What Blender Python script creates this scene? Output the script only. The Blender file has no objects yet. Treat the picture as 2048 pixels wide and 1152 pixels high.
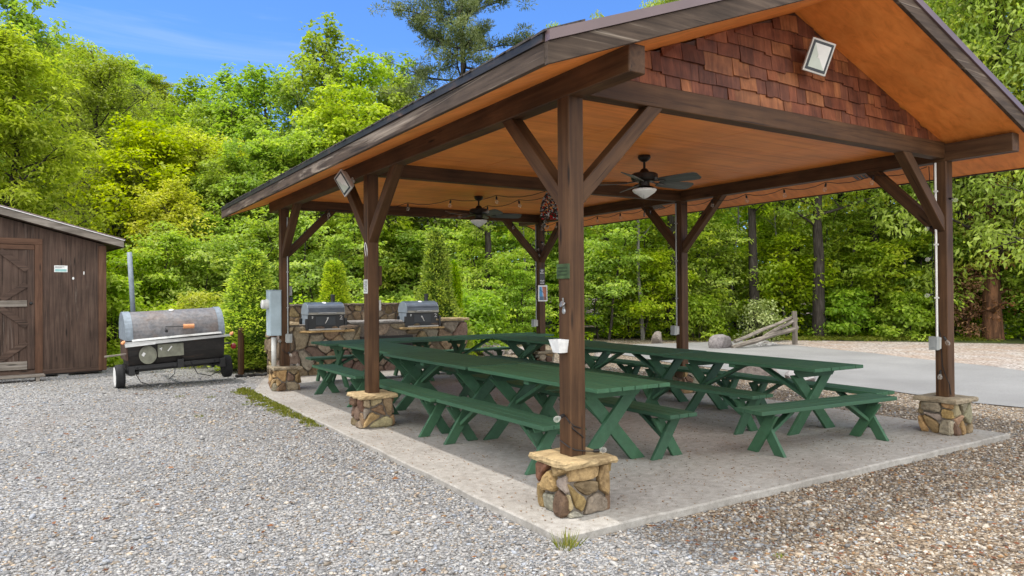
import bpy, bmesh, math, random
import numpy as np
from mathutils import Vector, Matrix
R = math.radians
random.seed(7); RNG = np.random.default_rng(7)
scene = bpy.context.scene
COL = scene.collection

# ------------------------------------------------------------------ measured layout (metres)
W, L1, L2 = 5.24, 4.05, 8.06          # post grid
HP = 0.07                             # half post
CAM = Vector((-3.2336, -4.3161, 1.5958))
YAW, PITCH, ROLL, FPX = -0.5609, 0.0072, -0.0073, 1445.5
SUN_DIR = Vector((-0.29, 0.125, 1.0)).normalized()   # towards the sun

# ------------------------------------------------------------------ helpers
def tag(o, label=None, cat=None, group=None, kind=None):
    if label: o['label'] = label
    if cat: o['category'] = cat
    if group: o['group'] = group
    if kind: o['kind'] = kind
    return o

def empty(name, loc, label, cat, group=None, rz=0.0):
    o = bpy.data.objects.new(name, None); COL.objects.link(o)
    o.location = loc; o.rotation_euler = (0, 0, rz); o.empty_display_size = 0.2
    return tag(o, label, cat, group)

def put(ob, parent):
    COL.objects.link(ob)
    if parent is not None:
        ob.parent = parent
    return ob

def copy_tree(o, parent=None):
    c = o.copy(); COL.objects.link(c)
    if parent is not None:
        c.parent = parent
    for ch in [k for k in o.children]:
        copy_tree(ch, c)
    return c

def frame(d, up=(0, 0, 1)):
    d = Vector(d).normalized(); up = Vector(up)
    if abs(d.dot(up)) > 0.98: up = Vector((0, 1, 0))
    s = d.cross(up).normalized(); u = s.cross(d).normalized()
    return d, s, u

class MB:
    """collects shapes; build() links them as ONE mesh object"""
    def __init__(self):
        self.v = []; self.f = []; self.c = []; self.cur = (1, 1, 1, 1); self.m = []; self.mi = 0
    def face(self, idx):
        self.f.append(tuple(idx)); self.c.append(self.cur); self.m.append(self.mi)
    def add(self, vs, fs):
        b = len(self.v); self.v.extend([tuple(p) for p in vs])
        for f in fs: self.face([b + i for i in f])
    def box(self, x0, x1, y0, y1, z0, z1):
        vs = [(x0,y0,z0),(x1,y0,z0),(x1,y1,z0),(x0,y1,z0),(x0,y0,z1),(x1,y0,z1),(x1,y1,z1),(x0,y1,z1)]
        self.add(vs, [(0,3,2,1),(4,5,6,7),(0,1,5,4),(1,2,6,5),(2,3,7,6),(3,0,4,7)])
    def bar(self, p0, p1, w, h, up=(0, 0, 1), e0=0.0, e1=0.0):
        p0 = Vector(p0); p1 = Vector(p1)
        d, s, u = frame(p1 - p0, up)
        p0 = p0 - d * e0; p1 = p1 + d * e1
        vs = []
        for p in (p0, p1):
            for a, b in ((-1,-1),(1,-1),(1,1),(-1,1)):
                vs.append(p + s * (a * w / 2) + u * (b * h / 2))
        self.add(vs, [(0,1,2,3),(7,6,5,4),(0,4,5,1),(1,5,6,2),(2,6,7,3),(3,7,4,0)])
    def tube(self, pts, rad, n=8, cap=True):
        pts = [Vector(p) for p in pts]; k = len(pts)
        if not hasattr(rad, '__len__'): rad = [rad] * k
        b = len(self.v); up = None
        for i, p in enumerate(pts):
            d = (pts[min(i+1,k-1)] - pts[max(i-1,0)])
            if d.length < 1e-9: d = Vector((0,0,1))
            d.normalize()
            if up is None:
                _, s, u = frame(d)
            else:
                s = d.cross(up)
                if s.length < 1e-6: _, s, u = frame(d)
                else:
                    s.normalize(); u = s.cross(d).normalized()
            up = u
            for j in range(n):
                a = 2*math.pi*j/n
                self.v.append(tuple(p + (s*math.cos(a) + u*math.sin(a))*rad[i]))
        for i in range(k-1):
            for j in range(n):
                j2 = (j+1) % n
                self.face((b+i*n+j, b+i*n+j2, b+(i+1)*n+j2, b+(i+1)*n+j))
        if cap:
            self.face([b+j for j in range(n)][::-1]); self.face([b+(k-1)*n+j for j in range(n)])
    def lathe(self, prof, c=(0,0,0), axis=(0,0,1), n=16):
        """prof: list of (radius, height along axis)"""
        d, s, u = frame(axis); c = Vector(c); b = len(self.v)
        for r, h in prof:
            for j in range(n):
                a = 2*math.pi*j/n
                self.v.append(tuple(c + d*h + (s*math.cos(a)+u*math.sin(a))*max(r, 1e-4)))
        for i in range(len(prof)-1):
            for j in range(n):
                j2 = (j+1) % n
                self.face((b+i*n+j, b+i*n+j2, b+(i+1)*n+j2, b+(i+1)*n+j))
        self.face([b+j for j in range(n)][::-1]); self.face([b+(len(prof)-1)*n+j for j in range(n)])
    def poly(self, pts, d):
        """extrude a planar polygon (list of 3-D points) along vector d"""
        n = len(pts); d = Vector(d)
        vs = [Vector(p) for p in pts] + [Vector(p)+d for p in pts]
        fs = [tuple(range(n))[::-1], tuple(range(n, 2*n))]
        fs += [(i, (i+1) % n, n+(i+1) % n, n+i) for i in range(n)]
        self.add(vs, fs)
    def blob(self, c, r, n=1, jit=0.2, sq=(1,1,1), rng=None):
        bm = bmesh.new(); bmesh.ops.create_icosphere(bm, subdivisions=n, radius=1.0)
        rg = rng or random
        vs = []
        for v in bm.verts:
            k = 1 + rg.uniform(-jit, jit)
            vs.append((c[0]+v.co.x*r*sq[0]*k, c[1]+v.co.y*r*sq[1]*k, c[2]+v.co.z*r*sq[2]*k))
        fs = [[v.index for v in f.verts] for f in bm.faces]
        bm.free(); self.add(vs, fs)
    def build(self, name, mat, parent=None, bevel=0.0, smooth=False, col=False, fix=True, loc=None):
        me = bpy.data.meshes.new(name)
        me.from_pydata(self.v, [], self.f)
        mats = mat if isinstance(mat, (list, tuple)) else [mat]
        for m in mats: me.materials.append(m)
        if len(mats) > 1: me.polygons.foreach_set('material_index', self.m)
        if fix or bevel:
            bm = bmesh.new(); bm.from_mesh(me)
            if fix: bmesh.ops.recalc_face_normals(bm, faces=bm.faces)
            if bevel:
                es = [e for e in bm.edges if len(e.link_faces) == 2 and e.calc_face_angle(0) > 0.6]
                bmesh.ops.bevel(bm, geom=es, offset=bevel, segments=1, affect='EDGES', clamp_overlap=True)
            bm.to_mesh(me); bm.free()
        if col and not bevel:
            a = me.attributes.new('col', 'FLOAT_COLOR', 'FACE')
            a.data.foreach_set('color', np.array(self.c, dtype=np.float32).ravel())
        if smooth:
            me.polygons.foreach_set('use_smooth', [True]*len(me.polygons))
        o = bpy.data.objects.new(name, me)
        put(o, parent)
        if loc is not None: o.location = loc
        return o

def np_mesh(name, V, F, mat, parent=None, tint=None, col=None, smooth=False):
    """fast mesh from numpy: V (n,3), F (m,k) all faces with k corners"""
    me = bpy.data.meshes.new(name)
    V = np.asarray(V, np.float32); F = np.asarray(F, np.int32); k = F.shape[1]; m = len(F)
    me.vertices.add(len(V)); me.vertices.foreach_set('co', V.ravel())
    me.loops.add(m*k); me.loops.foreach_set('vertex_index', F.ravel())
    me.polygons.add(m)
    me.polygons.foreach_set('loop_start', np.arange(0, m*k, k, dtype=np.int32))
    if smooth: me.polygons.foreach_set('use_smooth', np.ones(m, bool))
    me.update(calc_edges=True)
    if tint is not None:
        a = me.attributes.new('tint', 'FLOAT', 'FACE'); a.data.foreach_set('value', np.asarray(tint, np.float32))
    if col is not None:
        a = me.attributes.new('col', 'FLOAT_COLOR', 'FACE'); a.data.foreach_set('color', np.asarray(col, np.float32).ravel())
    me.materials.append(mat)
    o = bpy.data.objects.new(name, me)
    return put(o, parent)

# ------------------------------------------------------------------ materials
class NT:
    def __init__(self, name):
        self.m = bpy.data.materials.new(name); self.m.use_nodes = True
        self.t = self.m.node_tree; self.n = self.t.nodes; self.bsdf = self.n['Principled BSDF']
        self.out = self.n['Material Output']
    def new(self, typ, **kw):
        nd = self.n.new(typ)
        for k, v in kw.items():
            if k.startswith('i_'):
                key = k[2:]; key = int(key) if key.isdigit() else key.replace('_', ' ')
                nd.inputs[key].default_value = v
            else: setattr(nd, k, v)
        return nd
    def link(self, a, b): self.t.links.new(a, b)
    rot = None
    def coord(self, scale=(1,1,1), kind='Object'):
        tc = self.new('ShaderNodeTexCoord'); mp = self.new('ShaderNodeMapping'); src = tc.outputs[kind]
        if self.rot:
            m0 = self.new('ShaderNodeMapping'); m0.inputs['Rotation'].default_value = self.rot; self.link(src, m0.inputs[0]); src = m0.outputs[0]
        mp.inputs['Scale'].default_value = scale
        self.link(src, mp.inputs[0]); return mp.outputs[0]
    def noise(self, vec, scale, detail=4, rough=0.55, dist=0.0):
        nd = self.new('ShaderNodeTexNoise'); nd.inputs['Scale'].default_value = scale
        nd.inputs['Detail'].default_value = detail; nd.inputs['Roughness'].default_value = rough
        nd.inputs['Distortion'].default_value = dist
        if vec is not None: self.link(vec, nd.inputs['Vector'])
        return nd.outputs['Fac']
    def ramp(self, fac, stops):
        nd = self.new('ShaderNodeValToRGB'); el = nd.color_ramp.elements
        while len(el) < len(stops): el.new(0.5)
        for e, (p, c) in zip(el, stops):
            e.position = p; e.color = (*c, 1) if len(c) == 3 else c
        self.link(fac, nd.inputs[0]); return nd.outputs[0]
    def mix(self, a, b, fac, mode='MIX'):
        nd = self.new('ShaderNodeMix', data_type='RGBA', blend_type=mode)
        for i, x in ((6, a), (7, b)):
            if isinstance(x, tuple): nd.inputs[i].default_value = (*x, 1) if len(x) == 3 else x
            else: self.link(x, nd.inputs[i])
        if isinstance(fac, (int, float)): nd.inputs[0].default_value = fac
        else: self.link(fac, nd.inputs[0])
        return nd.outputs[2]
    def math(self, op, a, b=0.0, clamp=False):
        nd = self.new('ShaderNodeMath', operation=op, use_clamp=clamp)
        for i, x in ((0, a), (1, b)):
            if isinstance(x, (int, float)): nd.inputs[i].default_value = x
            else: self.link(x, nd.inputs[i])
        return nd.outputs[0]
    def attr(self, name, out='Fac'):
        nd = self.new('ShaderNodeAttribute'); nd.attribute_name = name; return nd.outputs[out]
    def bump(self, h, strength=0.3, dist=0.01):
        nd = self.new('ShaderNodeBump'); nd.inputs['Strength'].default_value = strength
        nd.inputs['Distance'].default_value = dist
        self.link(h, nd.inputs['Height']); self.link(nd.outputs[0], self.bsdf.inputs['Normal'])
    def base(self, c):
        if isinstance(c, tuple): self.bsdf.inputs['Base Color'].default_value = (*c, 1)
        else: self.link(c, self.bsdf.inputs['Base Color'])
    def setp(self, rough=0.6, metal=0.0, spec=0.4):
        self.bsdf.inputs['Roughness'].default_value = rough
        self.bsdf.inputs['Metallic'].default_value = metal
        self.bsdf.inputs['Specular IOR Level'].default_value = spec

def plain(name, c, rough=0.5, metal=0.0, spec=0.4, var=0.12, scale=6.0):
    t = NT(name); v = t.coord()
    n = t.noise(v, scale, 5)
    d = tuple(x*(1-var*1.6) for x in c); e = tuple(min(1, x*(1+var)) for x in c)
    t.base(t.ramp(n, [(0.3, d), (0.7, e)])); t.setp(rough, metal, spec)
    return t.m

def wood(name, dark, mid, light, axis='z', rough=0.65, knots=True, wear=None, spec=0.25, fine=1.0, rot=None):
    """sawn timber: grain stretched along one axis of the object"""
    t = NT(name); t.rot = rot
    s = {'x': (1.2, 22, 22), 'y': (22, 1.2, 22), 'z': (22, 22, 1.2)}[axis]
    v = t.coord(tuple(k*fine for k in s))
    g = t.noise(v, 1.0, 6, 0.62, 0.6)
    v2 = t.coord((1, 1, 1)); big = t.noise(v2, 1.7, 4)
    c = t.ramp(g, [(0.28, dark), (0.5, mid), (0.75, light)])
    lo = 0.62 if knots else 0.86
    shade = t.ramp(big, [(0.3, (lo, lo*.98, lo*.96)), (0.7, (1.15, 1.12, 1.1))])
    c = t.mix(c, shade, 1.0, 'MULTIPLY')
    if knots:
        kn = t.new('ShaderNodeTexVoronoi', feature='F1'); kn.inputs['Scale'].default_value = 1.0
        ks = {'x': (1.1, 7, 7), 'y': (7, 1.1, 7), 'z': (7, 7, 1.1)}[axis]
        t.link(t.coord(ks), kn.inputs['Vector'])
        kf = t.ramp(kn.outputs['Distance'], [(0.05, (1,1,1)), (0.12, (0,0,0))])
        c = t.mix(c, tuple(x*0.35 for x in dark), kf)
    if wear:
        wn = t.noise(t.coord(tuple(k*0.25 for k in s)), 1.0, 6, 0.7, 1.0)
        wf = t.ramp(wn, [(wear[1], (0,0,0)), (wear[1]+0.12, (1,1,1))])
        c = t.mix(c, wear[0], wf)
    if knots:                                        # drying checks along the grain
        ck = t.noise(t.coord(tuple(k*(0.55 if k < 5 else 1.6) for k in s)), 1.0, 3, 0.5, 0.3)
        cf = t.ramp(ck, [(0.655, (0,0,0)), (0.68, (1,1,1))])
        c = t.mix(c, tuple(x*0.3 for x in dark), t.math('MULTIPLY', cf, 0.75))
    t.base(c); t.setp(rough, 0, spec); t.bump(g, 0.35, 0.004)
    return t.m

M = {}
for ax in 'xyz':
    M['post_'+ax] = wood('brown_stained_timber_'+ax, (0.042,0.019,0.008), (0.082,0.040,0.017), (0.125,0.064,0.029), ax, 0.6)
    M['fascia_'+ax] = wood('weathered_fascia_'+ax, (0.030,0.020,0.014), (0.075,0.052,0.037), (0.13,0.094,0.068), ax, 0.75, wear=((0.28,0.225,0.175), 0.55))
    M['ply_'+ax] = wood('orange_stained_plywood_'+ax, (0.66,0.205,0.042), (0.84,0.278,0.059), (0.92,0.345,0.083), ax, 0.5, knots=False, fine=0.55)
    M['shed_'+ax] = wood('shed_board_'+ax, (0.030,0.019,0.014), (0.075,0.046,0.034), (0.12,0.080,0.060), ax, 0.7, wear=((0.155,0.12,0.10), 0.60))
    M['shedtrim_'+ax] = wood('shed_trim_'+ax, (0.050,0.023,0.013), (0.105,0.052,0.030), (0.155,0.085,0.053), ax, 0.65)
    M['grey_wood_'+ax] = wood('grey_weathered_wood_'+ax, (0.10,0.085,0.07), (0.2,0.175,0.15), (0.32,0.29,0.26), ax, 0.8)

for k_, r_ in (('x1', (0,-.7854,0)), ('x-1', (0,.7854,0)), ('y1', (.7854,0,0)), ('y-1', (-.7854,0,0))):
    M['brace_'+k_] = wood('brown_brace_timber', (0.042,0.019,0.008), (0.082,0.040,0.017), (0.125,0.064,0.029), 'z', 0.6, rot=r_)

def green_paint():
    t = NT('green_bench_paint'); v = t.coord((1.0, 14, 14)); g = t.noise(v, 1.0, 5, 0.6, 0.4)
    big = t.noise(t.coord(), 2.2, 5, 0.6)
    oi = t.new('ShaderNodeObjectInfo')
    c = t.ramp(g, [(0.3, (0.018,0.060,0.034)), (0.55, (0.026,0.088,0.048)), (0.8, (0.038,0.112,0.063))])
    c = t.mix(c, (0.05,0.115,0.05), t.math('MULTIPLY', big, 0.6))
    w = t.noise(t.coord((2.0, 40, 40)), 1.0, 6, 0.7, 1.5)
    wf = t.ramp(w, [(0.655, (0,0,0)), (0.72, (1,1,1))])
    c = t.mix(c, (0.19,0.23,0.19), t.math('MULTIPLY', wf, 0.6))
    sp = t.noise(t.coord(), 55, 3); sf = t.ramp(sp, [(0.70, (0,0,0)), (0.76, (1,1,1))])
    c = t.mix(c, (0.10,0.13,0.07), t.math('MULTIPLY', sf, 0.4))
    hs = t.new('ShaderNodeHueSaturation'); t.link(c, hs.inputs['Color']); t.link(t.math('MULTIPLY_ADD', oi.outputs['Random'], 0.45), hs.inputs['Value']); hs.inputs['Value'].links[0].from_node.inputs[2].default_value = 0.80
    t.link(t.math('MULTIPLY_ADD', oi.outputs['Random'], -0.012), hs.inputs['Hue']); hs.inputs['Hue'].links[0].from_node.inputs[2].default_value = 0.504
    c = hs.outputs[0]
    t.base(c); t.setp(0.42, 0, 0.45)
    t.link(t.math('MULTIPLY_ADD', big, 0.3), t.bsdf.inputs['Roughness'])
    t.bsdf.inputs['Roughness'].default_value = 0.42
    t.bump(g, 0.25, 0.003)
    return t.m
M['green'] = green_paint()

def concrete():
    t = NT('concrete'); v = t.coord()
    a = t.noise(v, 0.9, 6, 0.65); b = t.noise(v, 14, 6, 0.7); f = t.noise(v, 120, 3, 0.6)
    c = t.ramp(a, [(0.3, (0.285,0.265,0.24)), (0.55, (0.375,0.355,0.328)), (0.75, (0.43,0.412,0.385))])
    c = t.mix(c, t.ramp(b, [(0.35, (0.68,0.66,0.63)), (0.65, (1.06,1.05,1.03))]), 0.8, 'MULTIPLY')
    c = t.mix(c, t.ramp(f, [(0.3, (0.72,0.7,0.68)), (0.6, (1.05,1.05,1.05))]), 0.7, 'MULTIPLY')
    st = t.ramp(t.noise(v, 3.2, 6, 0.7, 0.8), [(0.6, (0,0,0)), (0.72, (1,1,1))])
    c = t.mix(c, (0.24,0.17,0.11), t.math('MULTIPLY', st, 0.35))
    t.base(c); t.setp(0.85, 0, 0.2); t.bump(t.math('ADD', b, f), 0.3, 0.004); return t.m
M['concrete'] = concrete()

def gravel_ground():
    """loose crushed stone: grey-blue on the left, warm river gravel round the right of the slab"""
    t = NT('gravel'); v = t.coord()
    vo = t.new('ShaderNodeTexVoronoi', feature='F1'); vo.inputs['Scale'].default_value = 38; vo.inputs['Randomness'].default_value = 1
    t.link(v, vo.inputs['Vector'])
    sep = t.new('ShaderNodeSeparateColor'); t.link(vo.outputs['Color'], sep.inputs[0])
    grey = t.ramp(sep.outputs[0], [(0.0, (0.20,0.20,0.205)), (0.35, (0.31,0.31,0.31)), (0.7, (0.40,0.395,0.39)), (1.0, (0.54,0.53,0.51))])
    tan = t.ramp(sep.outputs[1], [(0.0, (0.085,0.062,0.045)), (0.35, (0.22,0.165,0.115)), (0.6, (0.33,0.24,0.15)), (0.8, (0.42,0.37,0.31)), (1.0, (0.58,0.53,0.45))])
    sx = t.new('ShaderNodeSeparateXYZ'); t.link(v, sx.inputs[0])
    wob = t.noise(v, 1.3, 4)
    m = t.math('ADD', sx.outputs[0], t.math('MULTIPLY', wob, 1.2))
    mask = t.ramp(t.math('MULTIPLY', t.math('ADD', m, 0.2), 0.5, True), [(0.3, (0,0,0)), (0.7, (1,1,1))])
    c = t.mix(grey, tan, mask)
    big = t.noise(v, 0.7, 5, 0.6)
    c = t.mix(c, t.ramp(big, [(0.3, (0.72,0.70,0.68)), (0.65, (1.08,1.07,1.06))]), 1.0, 'MULTIPLY')
    # darker between stones, brownish dirt patches
    d = t.ramp(vo.outputs['Distance'], [(0.3, (1,1,1)), (0.75, (0.45,0.43,0.40))])
    c = t.mix(c, d, 0.85, 'MULTIPLY')
    dirt = t.ramp(t.noise(v, 0.5, 6, 0.65, 0.5), [(0.56, (0,0,0)), (0.7, (1,1,1))])
    c = t.mix(c, (0.24,0.18,0.13), t.math('MULTIPLY', dirt, 0.30))
    c = t.mix(c, (0.86,0.86,0.87), 1.0, 'MULTIPLY')
    t.base(c); t.setp(0.85, 0, 0.25)
    h = t.math('SUBTRACT', 1.0, vo.outputs['Distance']); t.bump(h, 0.9, 0.018); return t.m
M['gravel'] = gravel_ground()

def vcol_stone(name, rough=0.8, nscale=14, bump=0.4, mult=1.0, streak=False):
    t = NT(name); v = t.coord((1,1,1)); a = t.noise(v, nscale, 6, 0.68, 0.5); b = t.noise(v, nscale*4.5, 4, 0.6)
    c = t.mix(t.attr('col', 'Color'), t.ramp(a, [(0.28, (0.50,0.44,0.38)), (0.5, (0.95,0.93,0.9)), (0.75, (1.35,1.3,1.2))]), 1.0, 'MULTIPLY')
    c = t.mix(c, t.ramp(b, [(0.3, (0.72,0.70,0.68)), (0.65, (1.1,1.1,1.1))]), 0.8, 'MULTIPLY')
    t.base(c); t.setp(rough, 0, 0.25); t.bump(t.math('ADD', a, t.math('MULTIPLY', b, 0.4)), bump, 0.012); return t.m
M['stone'] = vcol_stone('fieldstone')
M['pebble'] = vcol_stone('gravel_stone', 0.8, 30, 0.25)
M['cap'] = vcol_stone('sandstone_cap', 0.75, 9, 0.5)
M['shingle'] = vcol_stone('cedar_shingle', 0.6, 7, 0.3)
def shingle_mat():
    t = NT('cedar_shingle'); g = t.noise(t.coord((26, 26, 2.0)), 1.0, 6, 0.6, 0.5); a = t.noise(t.coord(), 6.0, 5)
    c = t.mix(t.attr('col', 'Color'), t.ramp(g, [(0.3, (0.55,0.5,0.48)), (0.7, (1.25,1.25,1.25))]), 1.0, 'MULTIPLY')
    c = t.mix(c, t.ramp(a, [(0.3, (0.6,0.52,0.5)), (0.7, (1.2,1.25,1.3))]), 1.0, 'MULTIPLY')
    t.base(c); t.setp(0.55, 0, 0.3); t.bump(g, 0.3, 0.004); return t.m
M['shingle'] = shingle_mat()
M['mortar'] = plain('mortar', (0.20,0.17,0.14), 0.95, var=0.25, scale=30)

def asphalt():
    t = NT('asphalt'); v = t.coord(); a = t.noise(v, 0.5, 5); f = t.noise(v, 90, 3, 0.7)
    c = t.ramp(a, [(0.3, (0.175,0.170,0.167)), (0.7, (0.245,0.240,0.235))])
    c = t.mix(c, t.ramp(f, [(0.3, (0.7,0.7,0.7)), (0.7, (1.2,1.2,1.2))]), 1.0, 'MULTIPLY')
    t.base(c); t.setp(0.9, 0, 0.2); t.bump(f, 0.4, 0.004); return t.m
M['asphalt'] = asphalt()
M['verge'] = None
def verge():
    t = NT('dirt_verge'); v = t.coord()
    a = t.noise(v, 0.8, 6, 0.7, 0.4); vo = t.new('ShaderNodeTexVoronoi'); vo.inputs['Scale'].default_value = 22; t.link(v, vo.inputs['Vector'])
    sep = t.new('ShaderNodeSeparateColor'); t.link(vo.outputs['Color'], sep.inputs[0])
    c = t.ramp(sep.outputs[0], [(0.0, (0.14,0.108,0.092)), (0.5, (0.27,0.23,0.205)), (1.0, (0.46,0.43,0.40))])
    g = t.ramp(a, [(0.42, (0,0,0)), (0.62, (1,1,1))])
    c = t.mix(c, (0.25,0.165,0.11), t.math('MULTIPLY', g, 0.55))
    t.base(c); t.setp(0.9, 0, 0.2); t.bump(t.math('SUBTRACT', 1.0, vo.outputs['Distance']), 0.6, 0.02); return t.m
M['verge'] = verge()
def forest_floor():
    t = NT('forest_floor'); v = t.coord(); a = t.noise(v, 1.6, 6, 0.7); b = t.noise(v, 9, 5, 0.7)
    c = t.ramp(a, [(0.3, (0.035,0.045,0.016)), (0.55, (0.06,0.075,0.022)), (0.75, (0.09,0.065,0.035))])
    c = t.mix(c, t.ramp(b, [(0.3, (0.5,0.5,0.5)), (0.7, (1.4,1.4,1.4))]), 1.0, 'MULTIPLY')
    t.base(c); t.setp(0.95, 0, 0.1); t.bump(b, 0.8, 0.05); return t.m
M['forest_floor'] = forest_floor()

M['trim_metal'] = plain('brown_metal_trim', (0.13,0.085,0.085), 0.38, 0.0, 0.5, 0.06, 3)
M['roof_shingle'] = plain('asphalt_roof_shingle', (0.07,0.06,0.055), 0.9, 0, 0.2, 0.35, 40)
M['black_metal'] = plain('black_metal', (0.012,0.012,0.013), 0.4, 0.0, 0.5)
M['bronze'] = plain('dark_bronze', (0.018,0.013,0.010), 0.38, 0.3, 0.5)
M['blade'] = wood('fan_blade_wood', (0.05,0.055,0.055), (0.10,0.115,0.11), (0.15,0.17,0.165), 'x', 0.45, knots=False)
M['frosted'] = plain('frosted_glass', (0.78,0.78,0.74), 0.35, 0, 0.5, 0.03)
M['grey_metal'] = plain('grey_painted_metal', (0.34,0.42,0.46), 0.42, 0.1, 0.5, 0.1, 5)
M['pale_plastic'] = plain('pale_plastic', (0.55,0.55,0.52), 0.4, 0, 0.5, 0.06)
M['grey_plastic'] = plain('grey_plastic', (0.30,0.31,0.30), 0.35, 0, 0.5, 0.1)
M['white_plastic'] = plain('white_plastic', (0.72,0.70,0.66), 0.4, 0, 0.5, 0.05)
M['galv'] = plain('galvanised_steel', (0.19,0.225,0.26), 0.6, 0.15, 0.5, 0.15, 12)
M['steel'] = plain('bright_steel', (0.42,0.42,0.41), 0.42, 0.8, 0.5, 0.12, 9)
M['rubber'] = plain('rubber', (0.018,0.018,0.019), 0.75, 0, 0.3, 0.2, 14)
M['white_paint'] = plain('white_paint', (0.72,0.71,0.69), 0.55, 0, 0.4, 0.12, 18)
M['cable'] = plain('black_cable', (0.012,0.011,0.011), 0.5)
M['orange_wood'] = plain('orange_handle', (0.62,0.27,0.12), 0.55, 0, 0.3, 0.15, 20)
M['red_lens'] = plain('red_lens', (0.20,0.012,0.015), 0.25)
M['dark_grey'] = plain('dark_grey_metal', (0.045,0.05,0.055), 0.4, 0.2)
M['reflector'] = plain('lamp_reflector', (0.72,0.72,0.68), 0.25, 0.0, 0.6, 0.06)
M['reflector_shade'] = plain('lamp_reflector_painted_shade', (0.50,0.55,0.47), 0.3, 0.0, 0.6, 0.06)  # same reflector, with shade painted into the colour of two facets
M['alu'] = plain('floodlight_aluminium', (0.50,0.48,0.44), 0.4, 0.2, 0.5, 0.08)
M['green_sign'] = plain('green_plaque', (0.05,0.085,0.028), 0.5, 0, 0.4, 0.3, 16)
M['dark_green'] = plain('dark_green_lettering', (0.026,0.045,0.018), 0.5)
M['bark'] = None
def bark(name, a, b, c_):
    t = NT(name); g = t.noise(t.coord((9, 9, 1.6)), 1.0, 6, 0.7, 0.8)
    t.base(t.ramp(g, [(0.3, a), (0.5, b), (0.72, c_)])); t.setp(0.9, 0, 0.15); t.bump(g, 0.9, 0.03); return t.m
M['bark'] = bark('grey_bark', (0.014,0.011,0.009), (0.04,0.033,0.027), (0.085,0.073,0.062))
M['bark_red'] = bark('red_brown_bark', (0.03,0.016,0.010), (0.10,0.05,0.028), (0.25,0.12,0.06))
M['bark_pale'] = bark('pale_bark', (0.06,0.055,0.05), (0.16,0.15,0.135), (0.28,0.265,0.24))
def rusty():
    t = NT('heat_stained_steel'); v = t.coord(); a = t.noise(v, 3.2, 6, 0.65, 0.8); b = t.noise(v, 12, 5, 0.7)
    c = t.ramp(a, [(0.25, (0.10,0.105,0.125)), (0.45, (0.17,0.165,0.17)), (0.60, (0.18,0.155,0.145)), (0.78, (0.13,0.075,0.062))])
    c = t.mix(c, t.ramp(b, [(0.3, (0.6,0.6,0.6)), (0.7, (1.25,1.25,1.25))]), 1.0, 'MULTIPLY')
    t.base(c); t.setp(0.6, 0.2, 0.35); t.bump(b, 0.1, 0.003); return t.m
M['tank'] = rusty()
def sooty():
    t = NT('sooty_steel'); v = t.coord((1,1,3)); a = t.noise(v, 2.4, 6, 0.65, 1.0)
    c = t.ramp(a, [(0.3, (0.012,0.011,0.011)), (0.58, (0.03,0.027,0.025)), (0.70, (0.09,0.05,0.03)), (0.78, (0.16,0.14,0.12))])
    t.base(c); t.setp(0.5, 0.2, 0.4); return t.m
M['soot'] = sooty()
M['beige_box'] = plain('olive_painted_metal', (0.20,0.20,0.15), 0.5, 0.1, 0.4, 0.2, 10)
M['grill_grey'] = plain('blue_grey_enamel', (0.10,0.12,0.15), 0.3, 0.2, 0.5, 0.2, 4)
M['grill_side'] = plain('grill_side_panel', (0.26,0.31,0.36), 0.4, 0.2, 0.5, 0.15, 4)
M['stone_slab'] = plain('bluestone', (0.30,0.29,0.28), 0.7, 0, 0.3, 0.2, 12)

def glassy(name, c):
    t = NT(name); b = t.bsdf
    b.inputs['Base Color'].default_value = (*c, 1); b.inputs['Roughness'].default_value = 0.05
    b.inputs['Specular IOR Level'].default_value = 0.8
    tr = t.new('ShaderNodeBsdfTransparent'); tr.inputs[0].default_value = (0.97,0.97,0.95,1)
    lw = t.new('ShaderNodeLayerWeight'); lw.inputs['Blend'].default_value = 0.35
    mx = t.new('ShaderNodeMixShader'); t.link(t.math('ADD', t.math('MULTIPLY', lw.outputs['Facing'], 0.38), 0.05), mx.inputs[0])
    t.link(tr.outputs[0], mx.inputs[1]); t.link(b.outputs[0], mx.inputs[2]); t.link(mx.outputs[0], t.out.inputs['Surface'])
    return t.m
M['bulb'] = glassy('clear_bulb_glass', (0.93,0.91,0.85))

def leaf_mat(name, dark, mid, light, trans=0.52, rough=0.55):
    t = NT(name)
    oi = t.new('ShaderNodeObjectInfo')
    f = t.attr('tint')
    f = t.math('ADD', f, t.math('MULTIPLY', t.math('SUBTRACT', oi.outputs['Random'], 0.5), 0.36), True)
    c = t.ramp(f, [(0.0, dark), (0.5, mid), (1.0, light)])
    hs = t.new('ShaderNodeHueSaturation'); t.link(c, hs.inputs['Color'])
    rr = t.math('FRACT', t.math('MULTIPLY', oi.outputs['Random'], 7.31))
    t.link(t.math('ADD', t.math('MULTIPLY', rr, 0.030), 0.482), hs.inputs['Hue'])
    t.link(t.math('ADD', t.math('MULTIPLY', t.math('FRACT', t.math('MULTIPLY', oi.outputs['Random'], 13.7)), 0.20), 0.88), hs.inputs['Saturation'])
    hs.inputs['Value'].default_value = 1.08
    c = hs.outputs[0]
    t.base(c); t.setp(rough, 0, 0.35)
    tr = t.new('ShaderNodeBsdfTranslucent')
    tc = t.mix(c, (1.25,1.35,0.55), 1.0, 'MULTIPLY'); t.link(tc, tr.inputs['Color'])
    mx = t.new('ShaderNodeMixShader'); mx.inputs[0].default_value = trans
    t.link(t.bsdf.outputs[0], mx.inputs[1]); t.link(tr.outputs[0], mx.inputs[2]); t.link(mx.outputs[0], t.out.inputs['Surface'])
    return t.m
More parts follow.
